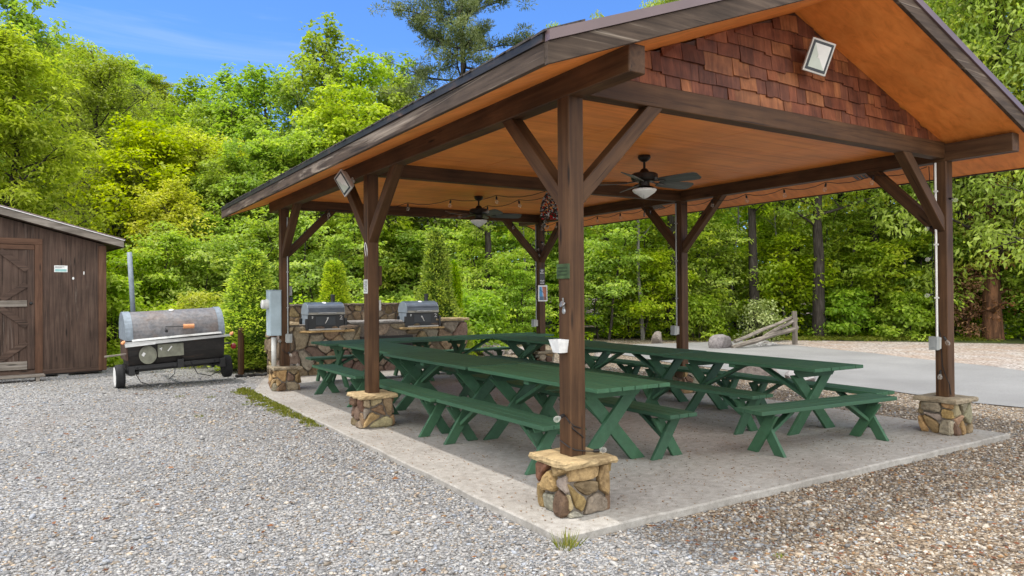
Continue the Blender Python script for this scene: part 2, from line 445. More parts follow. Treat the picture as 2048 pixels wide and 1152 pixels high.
LM = {
 'maple':  leaf_mat('maple_leaf', (0.17,0.25,0.020), (0.26,0.37,0.028), (0.39,0.47,0.042)),
 'yellow': leaf_mat('young_oak_leaf', (0.23,0.28,0.014), (0.36,0.41,0.020), (0.50,0.52,0.035)),
 'poplar': leaf_mat('poplar_leaf', (0.165,0.24,0.022), (0.25,0.345,0.030), (0.36,0.44,0.046)),
 'olive':  leaf_mat('olive_green_leaf', (0.13,0.155,0.022), (0.205,0.24,0.034), (0.30,0.33,0.05)),
 'under':  leaf_mat('understory_leaf', (0.165,0.255,0.022), (0.27,0.385,0.032), (0.42,0.50,0.050)),
 'bigleaf':leaf_mat('large_yellow_green_leaf', (0.24,0.31,0.020), (0.35,0.43,0.028), (0.47,0.53,0.042)),
 'hickory':leaf_mat('hickory_leaf', (0.19,0.25,0.03), (0.30,0.37,0.045), (0.42,0.48,0.075)),
 'pine':   leaf_mat('pine_needle', (0.065,0.09,0.026), (0.12,0.15,0.042), (0.20,0.22,0.07), 0.25),
 'thuja':  leaf_mat('thuja_spray', (0.07,0.15,0.012), (0.23,0.37,0.024), (0.50,0.60,0.040), 0.4),
 'pale':   leaf_mat('variegated_leaf', (0.15,0.21,0.06), (0.28,0.34,0.14), (0.42,0.47,0.24), 0.3),
 'dead':   leaf_mat('dead_leaf', (0.10,0.045,0.02), (0.20,0.09,0.035), (0.32,0.16,0.06), 0.3),
 'moss':   leaf_mat('weedy_ground_cover', (0.08,0.10,0.02), (0.16,0.19,0.03), (0.28,0.26,0.06), 0.3),
}
# ------------------------------------------------------------------ camera, sky, sun
cam_d = bpy.data.cameras.new('camera'); cam = bpy.data.objects.new('camera', cam_d); COL.objects.link(cam)
fw = Vector((-math.sin(YAW)*math.cos(PITCH), math.cos(YAW)*math.cos(PITCH), math.sin(PITCH)))
rt = Vector((math.cos(YAW), math.sin(YAW), 0)); upv = rt.cross(fw)
rt2 = rt*math.cos(ROLL) + upv*math.sin(ROLL); up2 = -rt*math.sin(ROLL) + upv*math.cos(ROLL)
mw = Matrix((rt2, up2, -fw)).transposed().to_4x4(); mw.translation = CAM
cam.matrix_world = mw
cam_d.sensor_width = 36; cam_d.lens = FPX/2048*36; cam_d.clip_end = 600; cam_d.clip_start = 0.05
scene.camera = cam

world = bpy.data.worlds.new('World'); scene.world = world; world.use_nodes = True
wt = world.node_tree; bg = wt.nodes['Background']
sky = wt.nodes.new('ShaderNodeTexSky'); sky.sky_type = 'NISHITA'; sky.sun_disc = False
el = math.asin(SUN_DIR.z); az = math.atan2(SUN_DIR.x, SUN_DIR.y)
sky.sun_elevation = el; sky.sun_rotation = az
sky.air_density = 1.0; sky.dust_density = 0.3; sky.ozone_density = 2.0
SKY_TINT = (0.42, 0.65, 1.0); FILL_CLOUD = 12.0
# deep blue sky ahead with thin cirrus; unseen bright cloud added overhead and behind the camera to fill the shade
def wn(t, **k):
    nd = wt.nodes.new(t)
    for a, b in k.items(): setattr(nd, a, b)
    return nd
def wmath(op, a, b, c=None, clamp=False):
    nd = wn('ShaderNodeMath', operation=op, use_clamp=clamp)
    for i, x in enumerate((a, b, c)):
        if x is None: continue
        if isinstance(x, (int, float)): nd.inputs[i].default_value = x
        else: wt.links.new(x, nd.inputs[i])
    return nd.outputs[0]
def wmix(a, b, f, mode='MIX'):
    nd = wn('ShaderNodeMix', data_type='RGBA', blend_type=mode)
    for i, x in ((6, a), (7, b)):
        if isinstance(x, tuple): nd.inputs[i].default_value = (*x, 1)
        else: wt.links.new(x, nd.inputs[i])
    if isinstance(f, (int, float)): nd.inputs[0].default_value = f
    else: wt.links.new(f, nd.inputs[0])
    return nd.outputs[2]
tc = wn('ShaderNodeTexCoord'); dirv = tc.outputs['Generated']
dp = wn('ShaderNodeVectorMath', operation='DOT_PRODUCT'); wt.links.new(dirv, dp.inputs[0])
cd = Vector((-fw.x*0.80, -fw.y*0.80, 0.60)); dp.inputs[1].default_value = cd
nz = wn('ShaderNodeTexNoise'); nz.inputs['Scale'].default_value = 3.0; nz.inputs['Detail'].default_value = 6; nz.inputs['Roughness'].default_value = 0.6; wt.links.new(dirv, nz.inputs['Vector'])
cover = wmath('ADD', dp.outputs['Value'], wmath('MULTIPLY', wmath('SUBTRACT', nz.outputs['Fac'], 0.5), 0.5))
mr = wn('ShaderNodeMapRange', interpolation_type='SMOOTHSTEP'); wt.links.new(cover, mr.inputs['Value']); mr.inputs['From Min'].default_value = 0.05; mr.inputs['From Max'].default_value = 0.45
mp = wn('ShaderNodeMapping'); wt.links.new(dirv, mp.inputs[0]); mp.inputs['Scale'].default_value = (2.0, 5.0, 14.0); mp.inputs['Rotation'].default_value = (0.25, 0.15, 0.3)
n2 = wn('ShaderNodeTexNoise'); n2.inputs['Scale'].default_value = 1.1; n2.inputs['Detail'].default_value = 7; n2.inputs['Roughness'].default_value = 0.6; n2.inputs['Distortion'].default_value = 0.6; wt.links.new(mp.outputs[0], n2.inputs['Vector'])
m2 = wn('ShaderNodeMapRange', interpolation_type='SMOOTHSTEP'); wt.links.new(n2.outputs['Fac'], m2.inputs['Value']); m2.inputs['From Min'].default_value = 0.52; m2.inputs['From Max'].default_value = 0.80
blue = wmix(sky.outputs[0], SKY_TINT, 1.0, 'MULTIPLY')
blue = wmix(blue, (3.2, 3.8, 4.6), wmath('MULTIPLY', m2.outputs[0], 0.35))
skyc = wmix(blue, (FILL_CLOUD*0.985, FILL_CLOUD, FILL_CLOUD*1.0), mr.outputs[0])
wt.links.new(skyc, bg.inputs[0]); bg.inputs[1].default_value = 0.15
sd = bpy.data.lights.new('sun', 'SUN'); sd.energy = 2.1; sd.angle = R(0.6); sd.color = (1.0, 0.955, 0.89)
sun = bpy.data.objects.new('sun', sd); COL.objects.link(sun); sun.location = (-8, 4, 25)
sun.rotation_euler = (-SUN_DIR).to_track_quat('-Z', 'Y').to_euler()
scene.view_settings.view_transform = 'Standard'; scene.view_settings.look = 'None'
scene.view_settings.exposure = 0.62; scene.view_settings.gamma = 1.0
scene.render.engine = 'CYCLES'
scene.cycles.max_bounces = 14; scene.cycles.diffuse_bounces = 10; scene.cycles.use_denoising = True

# ------------------------------------------------------------------ ground
def smooth(a, b, x):
    t = np.clip((x-a)/(b-a), 0, 1); return t*t*(3-2*t)
def hill_h(x, y):
    x = np.asarray(x, float); y = np.asarray(y, float)
    h = 12.5*smooth(22, 75, y - 0.15*x)*smooth(26, -4, x)
    h = h + 6*smooth(30, 90, y)
    return h + 0.8*np.sin(x*0.21+1)*np.cos(y*0.17)*smooth(25, 50, y)
def gz(x, y):
    return -0.058 + 0.004*np.clip(np.asarray(y, float), 0, 12) + hill_h(x, y)
xs = np.concatenate([np.arange(-70, -10, 4), np.arange(-10, 22, 1.0), np.arange(22, 120, 4)])
ys = np.concatenate([np.arange(-30, -8, 4), np.arange(-8, 24, 1.0), np.arange(24, 170, 4)])
XX, YY = np.meshgrid(xs, ys); ZZ = gz(XX, YY)
Vg = np.stack([XX, YY, ZZ], -1).reshape(-1, 3); nx = len(xs)
Fg = np.array([(j*nx+i, j*nx+i+1, (j+1)*nx+i+1, (j+1)*nx+i) for j in range(len(ys)-1) for i in range(nx-1)])
tag(np_mesh('ground', Vg, Fg, M['gravel'], smooth=True), kind='structure')

def sheet(name, pts, mat, lift, kind='structure', sub=0.8):
    """flat strip following the ground: pts = list of (left point, right point)"""
    V = []; F = []; n = 9
    rows = []
    for (a, b), (c, d) in zip(pts[:-1], pts[1:]):
        k = max(2, int(((Vector(a)+Vector(b)) - (Vector(c)+Vector(d))).length/2/sub))
        for i in range(k):
            t = i/k; rows.append((Vector(a).lerp(Vector(c), t), Vector(b).lerp(Vector(d), t)))
    rows.append((Vector(pts[-1][0]), Vector(pts[-1][1])))
    for l, r in rows:
        for j in range(n):
            p = l.lerp(r, j/(n-1))
            w = 0.0 if 0 < j < n-1 else (math.sin(p.y*1.9+p.x)*0.07 + math.sin(p.y*4.3)*0.04)
            V.append((p.x + w, p.y, float(gz(p.x, p.y)) + lift))
    for i in range(len(rows)-1):
        for j in range(n-1):
            b = i*n+j; F.append((b, b+1, b+n+1, b+n))
    return tag(np_mesh(name, V, F, mat), kind=kind)
sheet('road', [((7.9,-24),(11.2,-24)), ((8.0,-6),(12.0,-6)), ((8.1,1.0),(13.3,2.6)), ((8.6,7.5),(15.0,8.0)), ((9.6,13),(15.5,11.5)), ((9.0,19),(14.5,17))][:5], M['asphalt'], 0.012)
sheet('verge', [((11.2,-24),(24,-24)), ((12.0,-6),(24,-6)), ((13.3,2.6),(23.6,3.0)), ((15.0,8.0),(19.6,8.5)), ((15.5,11.5),(17.0,11.5)), ((15.6,14.5),(16,14.5))], M['verge'], 0.006)
sheet('woodland_floor', [((23.0,-24),(70,-24)), ((23.0,-6),(70,-6)), ((23.0,3.0),(70,3)), ((19.2,8.5),(70,8.5)), ((16.6,11.5),(70,11.5)), ((13.8,14.8),(70,14.8)), ((9.0,20),(70,20)), ((-1,21),(70,24))], M['forest_floor'], 0.016, sub=1.5)
sheet('forest_floor', [((-60,15.8),(14,15.8)), ((-60,22),(12,22)), ((-60,40),(70,40)), ((-60,100),(110,100)), ((-60,160),(118,160))], M['forest_floor'], 0.022, sub=2.0)

# concrete slab with slightly uneven edges
SX0, SX1, SY0, SY1 = -0.45, 5.68, -0.46, 9.95
mb = MB()
def edge_pts(a, b, n, amp):
    out = []
    for i in range(n):
        t = i/n; k = math.sin(t*37+a[0]*5)*amp + math.sin(t*91+1)*amp*0.5
        d = Vector((b[0]-a[0], b[1]-a[1])).normalized()
        out.append((a[0]+(b[0]-a[0])*t - d.y*k, a[1]+(b[1]-a[1])*t + d.x*k, 0.0))
    return out
rim = edge_pts((SX0,SY0),(SX1,SY0),30,0.006) + edge_pts((SX1,SY0),(SX1,SY1),40,0.006) + edge_pts((SX1,SY1),(0.1,SY1),20,0.006) + edge_pts((0.1,SY1),(SX0,8.3),8,0.0) + edge_pts((SX0,8.3),(SX0,SY0),30,0.008)
b0 = len(mb.v)
n = len(rim); cx, cy = 2.6, 4.5
ins = [(p[0]+(cx-p[0])*0.004, p[1]+(cy-p[1])*0.003, 0.0) for p in rim]
low = [(p[0], p[1], -0.012) for p in rim]; bot = [(p[0]+(p[0]-cx)*0.002, p[1]+(p[1]-cy)*0.002, -0.22) for p in rim]
mb.v += ins + low + bot
mb.face(range(n))
for i in range(n):
    j = (i+1) % n
    mb.face((i, n+i, n+j, j)); mb.face((n+i, 2*n+i, 2*n+j, n+j))
tag(mb.build('concrete_slab', M['concrete']), kind='structure')

# ------------------------------------------------------------------ loose gravel stones near the camera (real little stones)
ico = bmesh.new(); bmesh.ops.create_icosphere(ico, subdivisions=1, radius=1.0)
IV = np.array([v.co[:] for v in ico.verts]); IF = np.array([[v.index for v in f.verts] for f in ico.faces]); ico.free()
def stones():
    P = []
    fx, fy = fw.x, fw.y
    n = 420000
    r = 3.0 + 15.0*RNG.random(n)**1.25
    keep = RNG.random(n) < np.interp(r, [3, 6, 9, 13, 18], [1.0, 0.9, 0.55, 0.3, 0.12])
    a = RNG.uniform(-0.66, 0.66, n)
    b = math.atan2(fx, fy) + a
    x = CAM.x + r*np.sin(b); y = CAM.y + r*np.cos(b)
    ins = (x > SX0-0.005) & (x < SX1+0.01) & (y > SY0-0.005)
    keep &= ~(ins & (y < SY1)) & (x < 8.05) & (y < 12.9) & ~((x > 0.1) & (x < 4.6) & (y > 9.9) & (y < 11))
    patch = 0.5 + 0.5*np.sin(x*1.3 + 2.1*np.sin(y*0.55) + 0.7)*np.sin(y*0.9 + 1.6*np.sin(x*0.45))
    keep &= RNG.random(n) < 0.45 + 0.75*patch
    keep &= RNG.random(n) < 0.54*np.minimum(r, 9)/4.2
    x, y, r = x[keep], y[keep], r[keep]; n = len(x)
    z = gz(x, y)
    warm = np.clip((x + 0.15 + 0.5*np.sin(y*1.7) + RNG.normal(0, 0.35, n))*1.4, 0, 1)
    warm = np.where((x < SX0) & (y > -0.6), 0.03, warm)
    s = RNG.gamma(2.0, 0.0027, n) + 0.0032 + r*0.00033
    s = np.clip(s, 0.004, 0.036)*np.where(warm > 0.5, 0.92, 1.0)
    sq = np.stack([RNG.uniform(0.8, 1.5, n), RNG.uniform(0.55, 1.0, n), np.where(warm > .5, RNG.uniform(0.4, 0.75, n), RNG.uniform(0.22, 0.6, n))], 1)
    jit = 1 + (RNG.uniform(-.42, .34, (n, 12, 1)))*np.where(warm > .5, .55, 1.0)[:, None, None]
    V = IV[None]*jit*sq[:, None, :]*s[:, None, None]
    th = RNG.uniform(0, 6.283, n); tl = RNG.normal(0, 0.35, n)
    ct, st = np.cos(tl)[:, None], np.sin(tl)[:, None]
    y1 = V[:, :, 1]*ct - V[:, :, 2]*st; z1 = V[:, :, 1]*st + V[:, :, 2]*ct
    c, q = np.cos(th)[:, None], np.sin(th)[:, None]
    X = V[:, :, 0]*c - y1*q + x[:, None]; Y = V[:, :, 0]*q + y1*c + y[:, None]; Z = z1 + (z + s*0.22)[:, None]
    F = IF[None] + (np.arange(n)*12)[:, None, None]
    g = RNG.random(n)
    grey = np.stack([np.interp(g, [0, .25, .7, 1], [.20, .31, .39, .52]), np.interp(g, [0, .25, .7, 1], [.205, .315, .39, .515]), np.interp(g, [0, .25, .7, 1], [.215, .325, .395, .51])], 1)
    sel = RNG.random(n) < 0.12; grey[sel] *= np.array([1.1, 0.92, 0.72])
    sel = RNG.random(n) < 0.15; grey[sel] *= np.array([0.88, 0.96, 1.10])
    tan = np.stack([np.interp(g, [0, .3, .6, .8, 1], [.13, .24, .36, .45, .64]), np.interp(g, [0, .3, .6, .8, 1], [.105, .195, .285, .40, .60]), np.interp(g, [0, .3, .6, .8, 1], [.085, .15, .205, .34, .545])], 1)
    tan = tan*1.12; sel = RNG.random(n) < 0.06; tan[sel] = np.array([0.34, 0.21, 0.11])
    sel = RNG.random(n) < 0.22; tan[sel] = grey[sel]*0.9
    col = grey*(1-warm[:, None]) + tan*warm[:, None]
    col = np.where(RNG.random(n)[:, None] < warm[:, None], tan, grey)*0.84
    C = np.repeat(np.concatenate([col, np.ones((n, 1))], 1), 20, 0)
    print('stones', n)
    return X, Y, Z, F, C
X_, Y_, Z_, F_, C_ = stones()
tag(np_mesh('loose_gravel', np.stack([X_, Y_, Z_], -1).reshape(-1, 3), F_.reshape(-1, 3), M['pebble'], col=C_), 'loose crushed gravel stones lying round the pavilion slab', 'gravel', kind='stuff')

# dry leaf bits scattered on the slab and gravel
def litter(n, box, name, label, size=(0.003, 0.013), z0=None, clump=1.0):
    x = RNG.uniform(box[0], box[1], n); y = RNG.uniform(box[2], box[3], n)
    x += RNG.normal(0, 0.03, n); x = np.clip(x, box[0], box[1]); y = np.clip(y, box[2], box[3])
    s = RNG.uniform(*size, n); th = RNG.uniform(0, 6.283, n)
    V = np.zeros((n, 4, 3)); L = s; Wd = s*RNG.uniform(0.25, 0.6, n)
    for k, (a, b, h) in enumerate(((-1,0,.1),(0,-1,.5),(1,0,.25),(0,1,.1))):
        dx = a*L; dy = b*Wd
        V[:, k, 0] = x + dx*np.cos(th) - dy*np.sin(th); V[:, k, 1] = y + dx*np.sin(th) + dy*np.cos(th)
        V[:, k, 2] = (0.003 if z0 is None else gz(x, y)+z0) + h*s*RNG.uniform(0.3, 1.2, n)
    F = np.arange(n*4).reshape(n, 4)
    t = RNG.random(n)
    tag(np_mesh(name, V.reshape(-1, 3), F, LM['dead'], tint=t*0.9), label, 'leaf litter', kind='stuff')
litter(14000, (SX0+.02, SX1-.02, SY0+.02, 9.2), 'leaf_litter', 'dry brown leaf bits scattered over the concrete slab')
litter(420, (-5.5, SX0-.05, -3, 9), 'leaf_litter', 'dry brown leaves scattered on the grey gravel', (0.014, 0.036), 0.018)
litter(900, (0.2, 7.5, -2.6, -0.5), 'leaf_litter', 'brown leaf crumbs among the tan gravel before the slab', (0.010, 0.026), 0.015)

# ------------------------------------------------------------------ fieldstone veneer (Voronoi cells -> real stones)
def clip(poly, a, b, c):
    out = []
    for i in range(len(poly)):
        p, q = poly[i], poly[(i+1) % len(poly)]
        dp = a*p[0]+b*p[1]-c; dq = a*q[0]+b*q[1]-c
        if dp <= 0: out.append(p)
        if dp*dq < 0:
            t = dp/(dp-dq); out.append((p[0]+(q[0]-p[0])*t, p[1]+(q[1]-p[1])*t))
    return out
STONE_COLS = [(0.30,0.20,0.10),(0.22,0.16,0.11),(0.27,0.235,0.18),(0.36,0.245,0.11),(0.14,0.085,0.06),(0.24,0.22,0.19),(0.31,0.26,0.17),(0.19,0.125,0.085),(0.33,0.22,0.13)]
def veneer(mb, o, u, v, w, h, npts, depth, rng, gap=0.012, cols=STONE_COLS, holes=()):
    """stones on the rectangle o + a*u + b*v, sticking out along u x v"""
    o = Vector(o); u = Vector(u); v = Vector(v); nrm = u.cross(v)
    pts = []
    tries = 0
    md = 0.75*math.sqrt(w*h/npts)
    while len(pts) < npts and tries < 6000:
        tries += 1
        p = (rng.uniform(0, w), rng.uniform(0, h))
        k = md*(1.0 if tries < 2500 else 0.6)*rng.choice((0.65, 1.0, 1.15))
        if all((p[0]-q[0])**2*0.8+(p[1]-q[1])**2*1.2 > k*k for q in pts): pts.append(p)
    for i, p in enumerate(pts):
        if any(a < p[0] < b and c < p[1] < d for a, b, c, d in holes): continue
        poly = [(0,0),(w,0),(w,h),(0,h)]
        for j, q in enumerate(pts):
            if i == j: continue
            a, b = q[0]-p[0], q[1]-p[1]; L = math.hypot(a, b)
            a /= L; b /= L
            c = a*(p[0]+q[0])/2 + b*(p[1]+q[1])/2 - gap/2
            poly = clip(poly, a, b, c)
            if len(poly) < 3: break
        for a, b, c, d in holes:          # keep openings free
            mx, my = (a+b)/2, (c+d)/2
            if len(poly) >= 3:
                dx = max(a-p[0], p[0]-b, 0); dy = max(c-p[1], p[1]-d, 0)
                if dx*1.0 > dy: poly = clip(poly, 1, 0, a) if p[0] < mx else clip(poly, -1, 0, -b)
                else: poly = clip(poly, 0, 1, c) if p[1] < my else clip(poly, 0, -1, -d)
        if len(poly) < 3: continue
        # subdivide + wobble the outline
        P = []
        for k in range(len(poly)):
            a = Vector(poly[k]); b = Vector(poly[(k+1) % len(poly)])
            if (b-a).length < 0.012: P.append(a); continue
            P.append(a.lerp(b, 0.16)); P.append(a.lerp(b, 0.5) + Vector((rng.uniform(-1,1), rng.uniform(-1,1)))*0.05*(b-a).length); P.append(a.lerp(b, 0.84))
        c0 = Vector((sum(q[0] for q in P)/len(P), sum(q[1] for q in P)/len(P)))
        d = depth*rng.uniform(0.45, 1.35); tx, ty = rng.uniform(-.25, .25), rng.uniform(-.3, .3)
        base = rng.choice(cols); k = rng.uniform(0.75, 1.25)
        mb.cur = (base[0]*k, base[1]*k*rng.uniform(.93,1.07), base[2]*k*rng.uniform(.88,1.1), 1)
        b0 = len(mb.v); m = len(P)
        rings = [(1.0, -0.6*depth), (0.99, 0.45*d), (0.90, 0.85*d), (0.66, 1.02*d)]
        for sc, dd in rings:
            for q in P:
                r = c0 + (q-c0)*sc
                off = dd + ((r-c0).x*tx + (r-c0).y*ty)*(1 if dd > 0 else 0) + (rng.uniform(-.10,.10)*d if dd > 0.5*d else 0)
                mb.v.append(tuple(o + u*r.x + v*r.y + nrm*off))
        for ri in range(len(rings)-1):
            for k in range(m):
                k2 = (k+1) % m
                mb.face((b0+ri*m+k, b0+ri*m+k2, b0+(ri+1)*m+k2, b0+(ri+1)*m+k))
        mb.face([b0+(len(rings)-1)*m+k for k in range(m)])

def slab_stone(mb, x0, x1, y0, y1, z0, z1, rng, col, amp=0.007, seg=0.05):
    """flagstone with a rough chipped edge"""
    k = rng.uniform(.9, 1.1); mb.cur = (col[0]*k, col[1]*k, col[2]*k, 1)
    rim = []
    def run(a, b):
        m = max(2, int((Vector(b)-Vector(a)).length/seg))
        for i in range(m): rim.append(Vector(a).lerp(Vector(b), i/m))
    run((x0,y0),(x1,y0)); run((x1,y0),(x1,y1)); run((x1,y1),(x0,y1)); run((x0,y1),(x0,y0))
    n = len(rim); b0 = len(mb.v); zm = (z0+z1)/2
    c = Vector(((x0+x1)/2, (y0+y1)/2))
    for ins, z in ((0.0, z0), (-0.006, zm-0.006), (-0.003, zm+0.008), (0.004, z1-0.004), (0.012, z1)):
        for p in rim:
            d = (c-p).normalized()
            q = p + d*(ins + rng.uniform(-amp, amp)*(0.9 if z not in (z1,) else 0.5))
            mb.v.append((q.x, q.y, z + rng.uniform(-.003, .003)))
    for ri in range(4):
        for i in range(n):
            j = (i+1) % n
            mb.face((b0+ri*n+i, b0+ri*n+j, b0+(ri+1)*n+j, b0+(ri+1)*n+i))
    mb.face([b0+4*n+i for i in range(n)]); mb.face([b0+i for i in range(n)][::-1])

# ------------------------------------------------------------------ pavilion
pav = empty('pavilion', (0, 0, 0), 'open timber picnic pavilion with orange ceiling on stone footed posts', 'pavilion')
HC = 0.40
posts = {'A': (0, 0), 'B': (0, L1), 'C': (0, L2), 'D': (W, 0), 'E': (W, L1), 'F': (W, L2)}
for i, (k, (px, py)) in enumerate(posts.items()):
    rg = random.Random(11+i)
    mb = MB(); q = 0.178
    cols = STONE_COLS if k != 'A' else STONE_COLS + [(0.34,0.235,0.11),(0.16,0.08,0.05),(0.36,0.28,0.17)]
    for o, u in (((px-q,py-q,0),(1,0,0)), ((px+q,py-q,0),(0,1,0)), ((px+q,py+q,0),(-1,0,0)), ((px-q,py+q,0),(0,-1,0))):
        veneer(mb, o, u, (0,0,1), 2*q, 0.352, 7, 0.040, rg, 0.015, cols)
    pl = mb.build('plinth', M['stone'], pav, col=True)
    core = MB(); core.box(px-q+.006, px+q-.006, py-q+.006, py+q-.006, -0.01, 0.351); core.build('mortar', M['mortar'], pl)
    cap = MB()
    cc = {'A': (0.43,0.325,0.18), 'B': (0.41,0.315,0.18)}.get(k, (0.27,0.225,0.16))
    slab_stone(cap, px-.233, px+.233, py-.233, py+.233, 0.352, HC, rg, cc)
    cap.build('cap', M['cap'], pl, col=True)
    mb = MB(); mb.box(px-HP, px+HP, py-HP, py+HP, HC-0.004, 3.045)
    mb.build('post', M['post_z'], pav, bevel=0.006)
def soff(x):                                     # soffit height over x
    return 3.22 + 0.368*((x if x < W/2 else W-x) + 0.07)
EX0, EX1, RY0, RY1 = -0.75, W+0.75, -0.80, 9.17
APX = W/2
for hx in (0, W):
    mb = MB(); mb.box(hx-HP-.003, hx+HP+.003, -0.74, L2+0.71, 3.04, 3.232); mb.build('header_beam', M['post_y'], pav, bevel=0.006)
for cyy, z0, z1 in ((0, 3.07, 3.247), (L1, 3.04, 3.215), (L2, 3.04, 3.215)):
    mb = MB(); mb.box(HP+.001, W-HP-.001, cyy-.065, cyy+.065, z0, z1); mb.build('cross_beam', M['post_x'], pav, bevel=0.006)
braces = [('A','y',1),('A','x',1),('B','y',1),('B','y',-1),('C','y',-1),('C','x',1),('D','x',-1),('D','y',1),('E','y',1),('E','y',-1),('F','x',-1),('F','y',-1)]
for k, ax, sg in braces:
    px, py = posts[k]; mb = MB(); r = 0.66
    topz = 3.075 if (ax == 'x' and k in 'AD') else 3.045
    d = Vector((sg, 0, 0)) if ax == 'x' else Vector((0, sg, 0))
    p0 = Vector((px, py, topz-r+0.02)) + d*(HP-0.02); p1 = Vector((px, py, topz)) + d*(HP+r-0.04)
    # mitred ends: parallelogram profile
    s = 0.062; wv = Vector((-d.y, d.x, 0))*0.055; hgt = 0.165
    a = Vector((px, py, topz-r)) + d*(HP+.001); b = a + Vector((0,0,-hgt)); e = Vector((px, py, topz-.001)) + d*(HP+r); f = e + d*hgt
    mb.poly([a - wv, e - wv, f - wv, b - wv], wv*2)
    mb.build('knee_brace', M['brace_%s%d' % (ax, sg)], pav, bevel=0.005)
# flat ceiling in plywood sheets
mb = MB()
for i in range(4):
    for j in range(7):
        x0 = 0.075 + i*(W-0.15)/4; x1 = 0.075+(i+1)*(W-0.15)/4
        y0 = 0.066 + j*(L2-0.13)/7; y1 = 0.066+(j+1)*(L2-0.13)/7
        mb.box(x0+.003, x1-.003, y0+.003, y1-.003, 3.203+random.uniform(0,.0015), 3.213)
mb.build('ceiling', M['ply_x'], pav)
# sloping soffits (overhangs)
for s in (0, 1):
    mb = MB()
    xa, xb = (EX0, APX) if s == 0 else (EX1, APX)
    for y0, y1 in ((RY0,0.35),(0.354,2.8),(2.804,5.2),(5.204,7.6),(7.604,RY1)):
        mb.poly([(xa,y0,soff(xa)),(xb,y0,soff(xb)),(xb,y1,soff(xb)),(xa,y1,soff(xa))], (0,0,0.012))
    mb.build('soffit', M['ply_x'], pav)
# roof deck, shingles
mb = MB()
for s in (0, 1):
    xa = EX0-0.03 if s == 0 else EX1+0.03
    mb.poly([(xa,RY0-.03,soff(xa)+.172),(APX,RY0-.03,soff(APX)+.172),(APX,RY1+.03,soff(APX)+.172),(xa,RY1+.03,soff(xa)+.172)], (0,0,0.02))
rg = random.Random(5)
y = RY0-.03
while y < RY1:                                   # ragged starter course on the eave edges
    w = rg.uniform(0.09, 0.2); mb.poly([(EX0-.05-rg.uniform(0,.012), y, soff(EX0-.05)+.185), (EX0+.25, y, soff(EX0+.25)+.195), (EX0+.25, y+w-.004, soff(EX0+.25)+.195), (EX0-.05, y+w-.004, soff(EX0-.05)+.185)], (0,0,rg.uniform(.009,.015)))
    y += w
mb.build('roof', M['roof_shingle'], pav)
# rake boards + metal trim, eave fascia
for yy, dy in ((RY0, -0.038), (RY1, 0.038)):
    for s in (0, 1):
        xa = EX0-.036 if s == 0 else EX1+.036
        mb = MB(); mb.poly([(xa,yy,soff(xa)-.012),(APX,yy,soff(APX)-.012),(APX,yy,soff(APX)+.125),(xa,yy,soff(xa)+.125)], (0,dy,0)); rk = mb.build('rake_board', M['fascia_x'], pav, bevel=0.003)
        mb = MB(); mb.poly([(xa,yy+dy*.2,soff(xa)+.127),(APX,yy+dy*.2,soff(APX)+.127),(APX,yy+dy*.2,soff(APX)+.19),(xa,yy+dy*.2,soff(xa)+.19)], (0,dy*1.3,0)); mb.build('metal_trim', M['trim_metal'], pav)
for s in (0, 1):
    xa, dx = (EX0, -0.036) if s == 0 else (EX1, 0.036)
    mb = MB(); z = soff(EX0)
    segs = ((RY0+.001, 2.1), (2.104, 5.6), (5.604, RY1-.001))
    for y0, y1 in segs:
        mb.box(min(xa, xa+dx), max(xa, xa+dx), y0, y1, z-.012, z+.115)
    mb.build('eave_fascia', M['fascia_y'], pav, bevel=0.003)
    mb = MB(); mb.box(min(xa, xa+dx*1.35), max(xa, xa+dx*1.35), RY0+.001, RY1-.001, z+.117, z+.172); mb.build('drip_edge', M['soot'], pav)
# gable walls clad in cedar shingles
for gi, (yy, sg) in enumerate(((-0.012, -1), (L2+0.012, 1))):
    rg = random.Random(21+gi)
    mb = MB(); mb.cur = (0.08,0.035,0.02,1)
    mb.poly([(0.08,yy,3.248),(W-0.08,yy,3.248),(APX,yy,soff(APX)-.004)], (0,-sg*0.02,0))
    z = 3.235; row = 0
    while z < 4.3:
        x = 0.02 + rg.uniform(-.1, 0)
        while x < W:
            w = rg.choice((0.10,0.13,0.17,0.21,0.26,0.33))*rg.uniform(.9,1.1)
            zb = z + rg.uniform(-.020,.020) ; zt = z + 0.17
            xl, xr = max(x, 0.075), min(x+w-.004, W-0.075)
            if xr-xl > 0.02:
                tl, tr = soff(xl)-.003, soff(xr)-.003
                bl = max(zb, 3.2)
                if min(tl, tr) > bl+.01:
                    th = 0.024 + rg.uniform(-.006,.010); t0 = 0.006
                    pts_t = [(xl, min(zt,tl)), (xr, min(zt,tr))]
                    c = rg.choice(((0.23,0.075,0.030),(0.18,0.056,0.025),(0.27,0.098,0.036),(0.13,0.043,0.022),(0.31,0.12,0.045),(0.15,0.052,0.027)))
                    k = rg.uniform(.8,1.2); mb.cur = (c[0]*k, c[1]*k, c[2]*k, 1)
                    b0 = len(mb.v)
                    tilt = rg.uniform(-.008,.008)
                    for (xx, zz, off) in ((xl,bl,th),(xr,bl+tilt,th),(xr,pts_t[1][1],t0),(xl,pts_t[0][1],t0),(xl,bl,0.0),(xr,bl+tilt,0.0)):
                        mb.v.append((xx, yy + sg*(off+.002), zz))
                    mb.face((b0,b0+1,b0+2,b0+3)); mb.face((b0+4,b0+5,b0+1,b0)); mb.face((b0,b0+3,b0+4)); mb.face((b0+1,b0+5,b0+2))
            x += w
        z += 0.128
    mb.build('gable_wall', M['shingle'], pav, col=True)
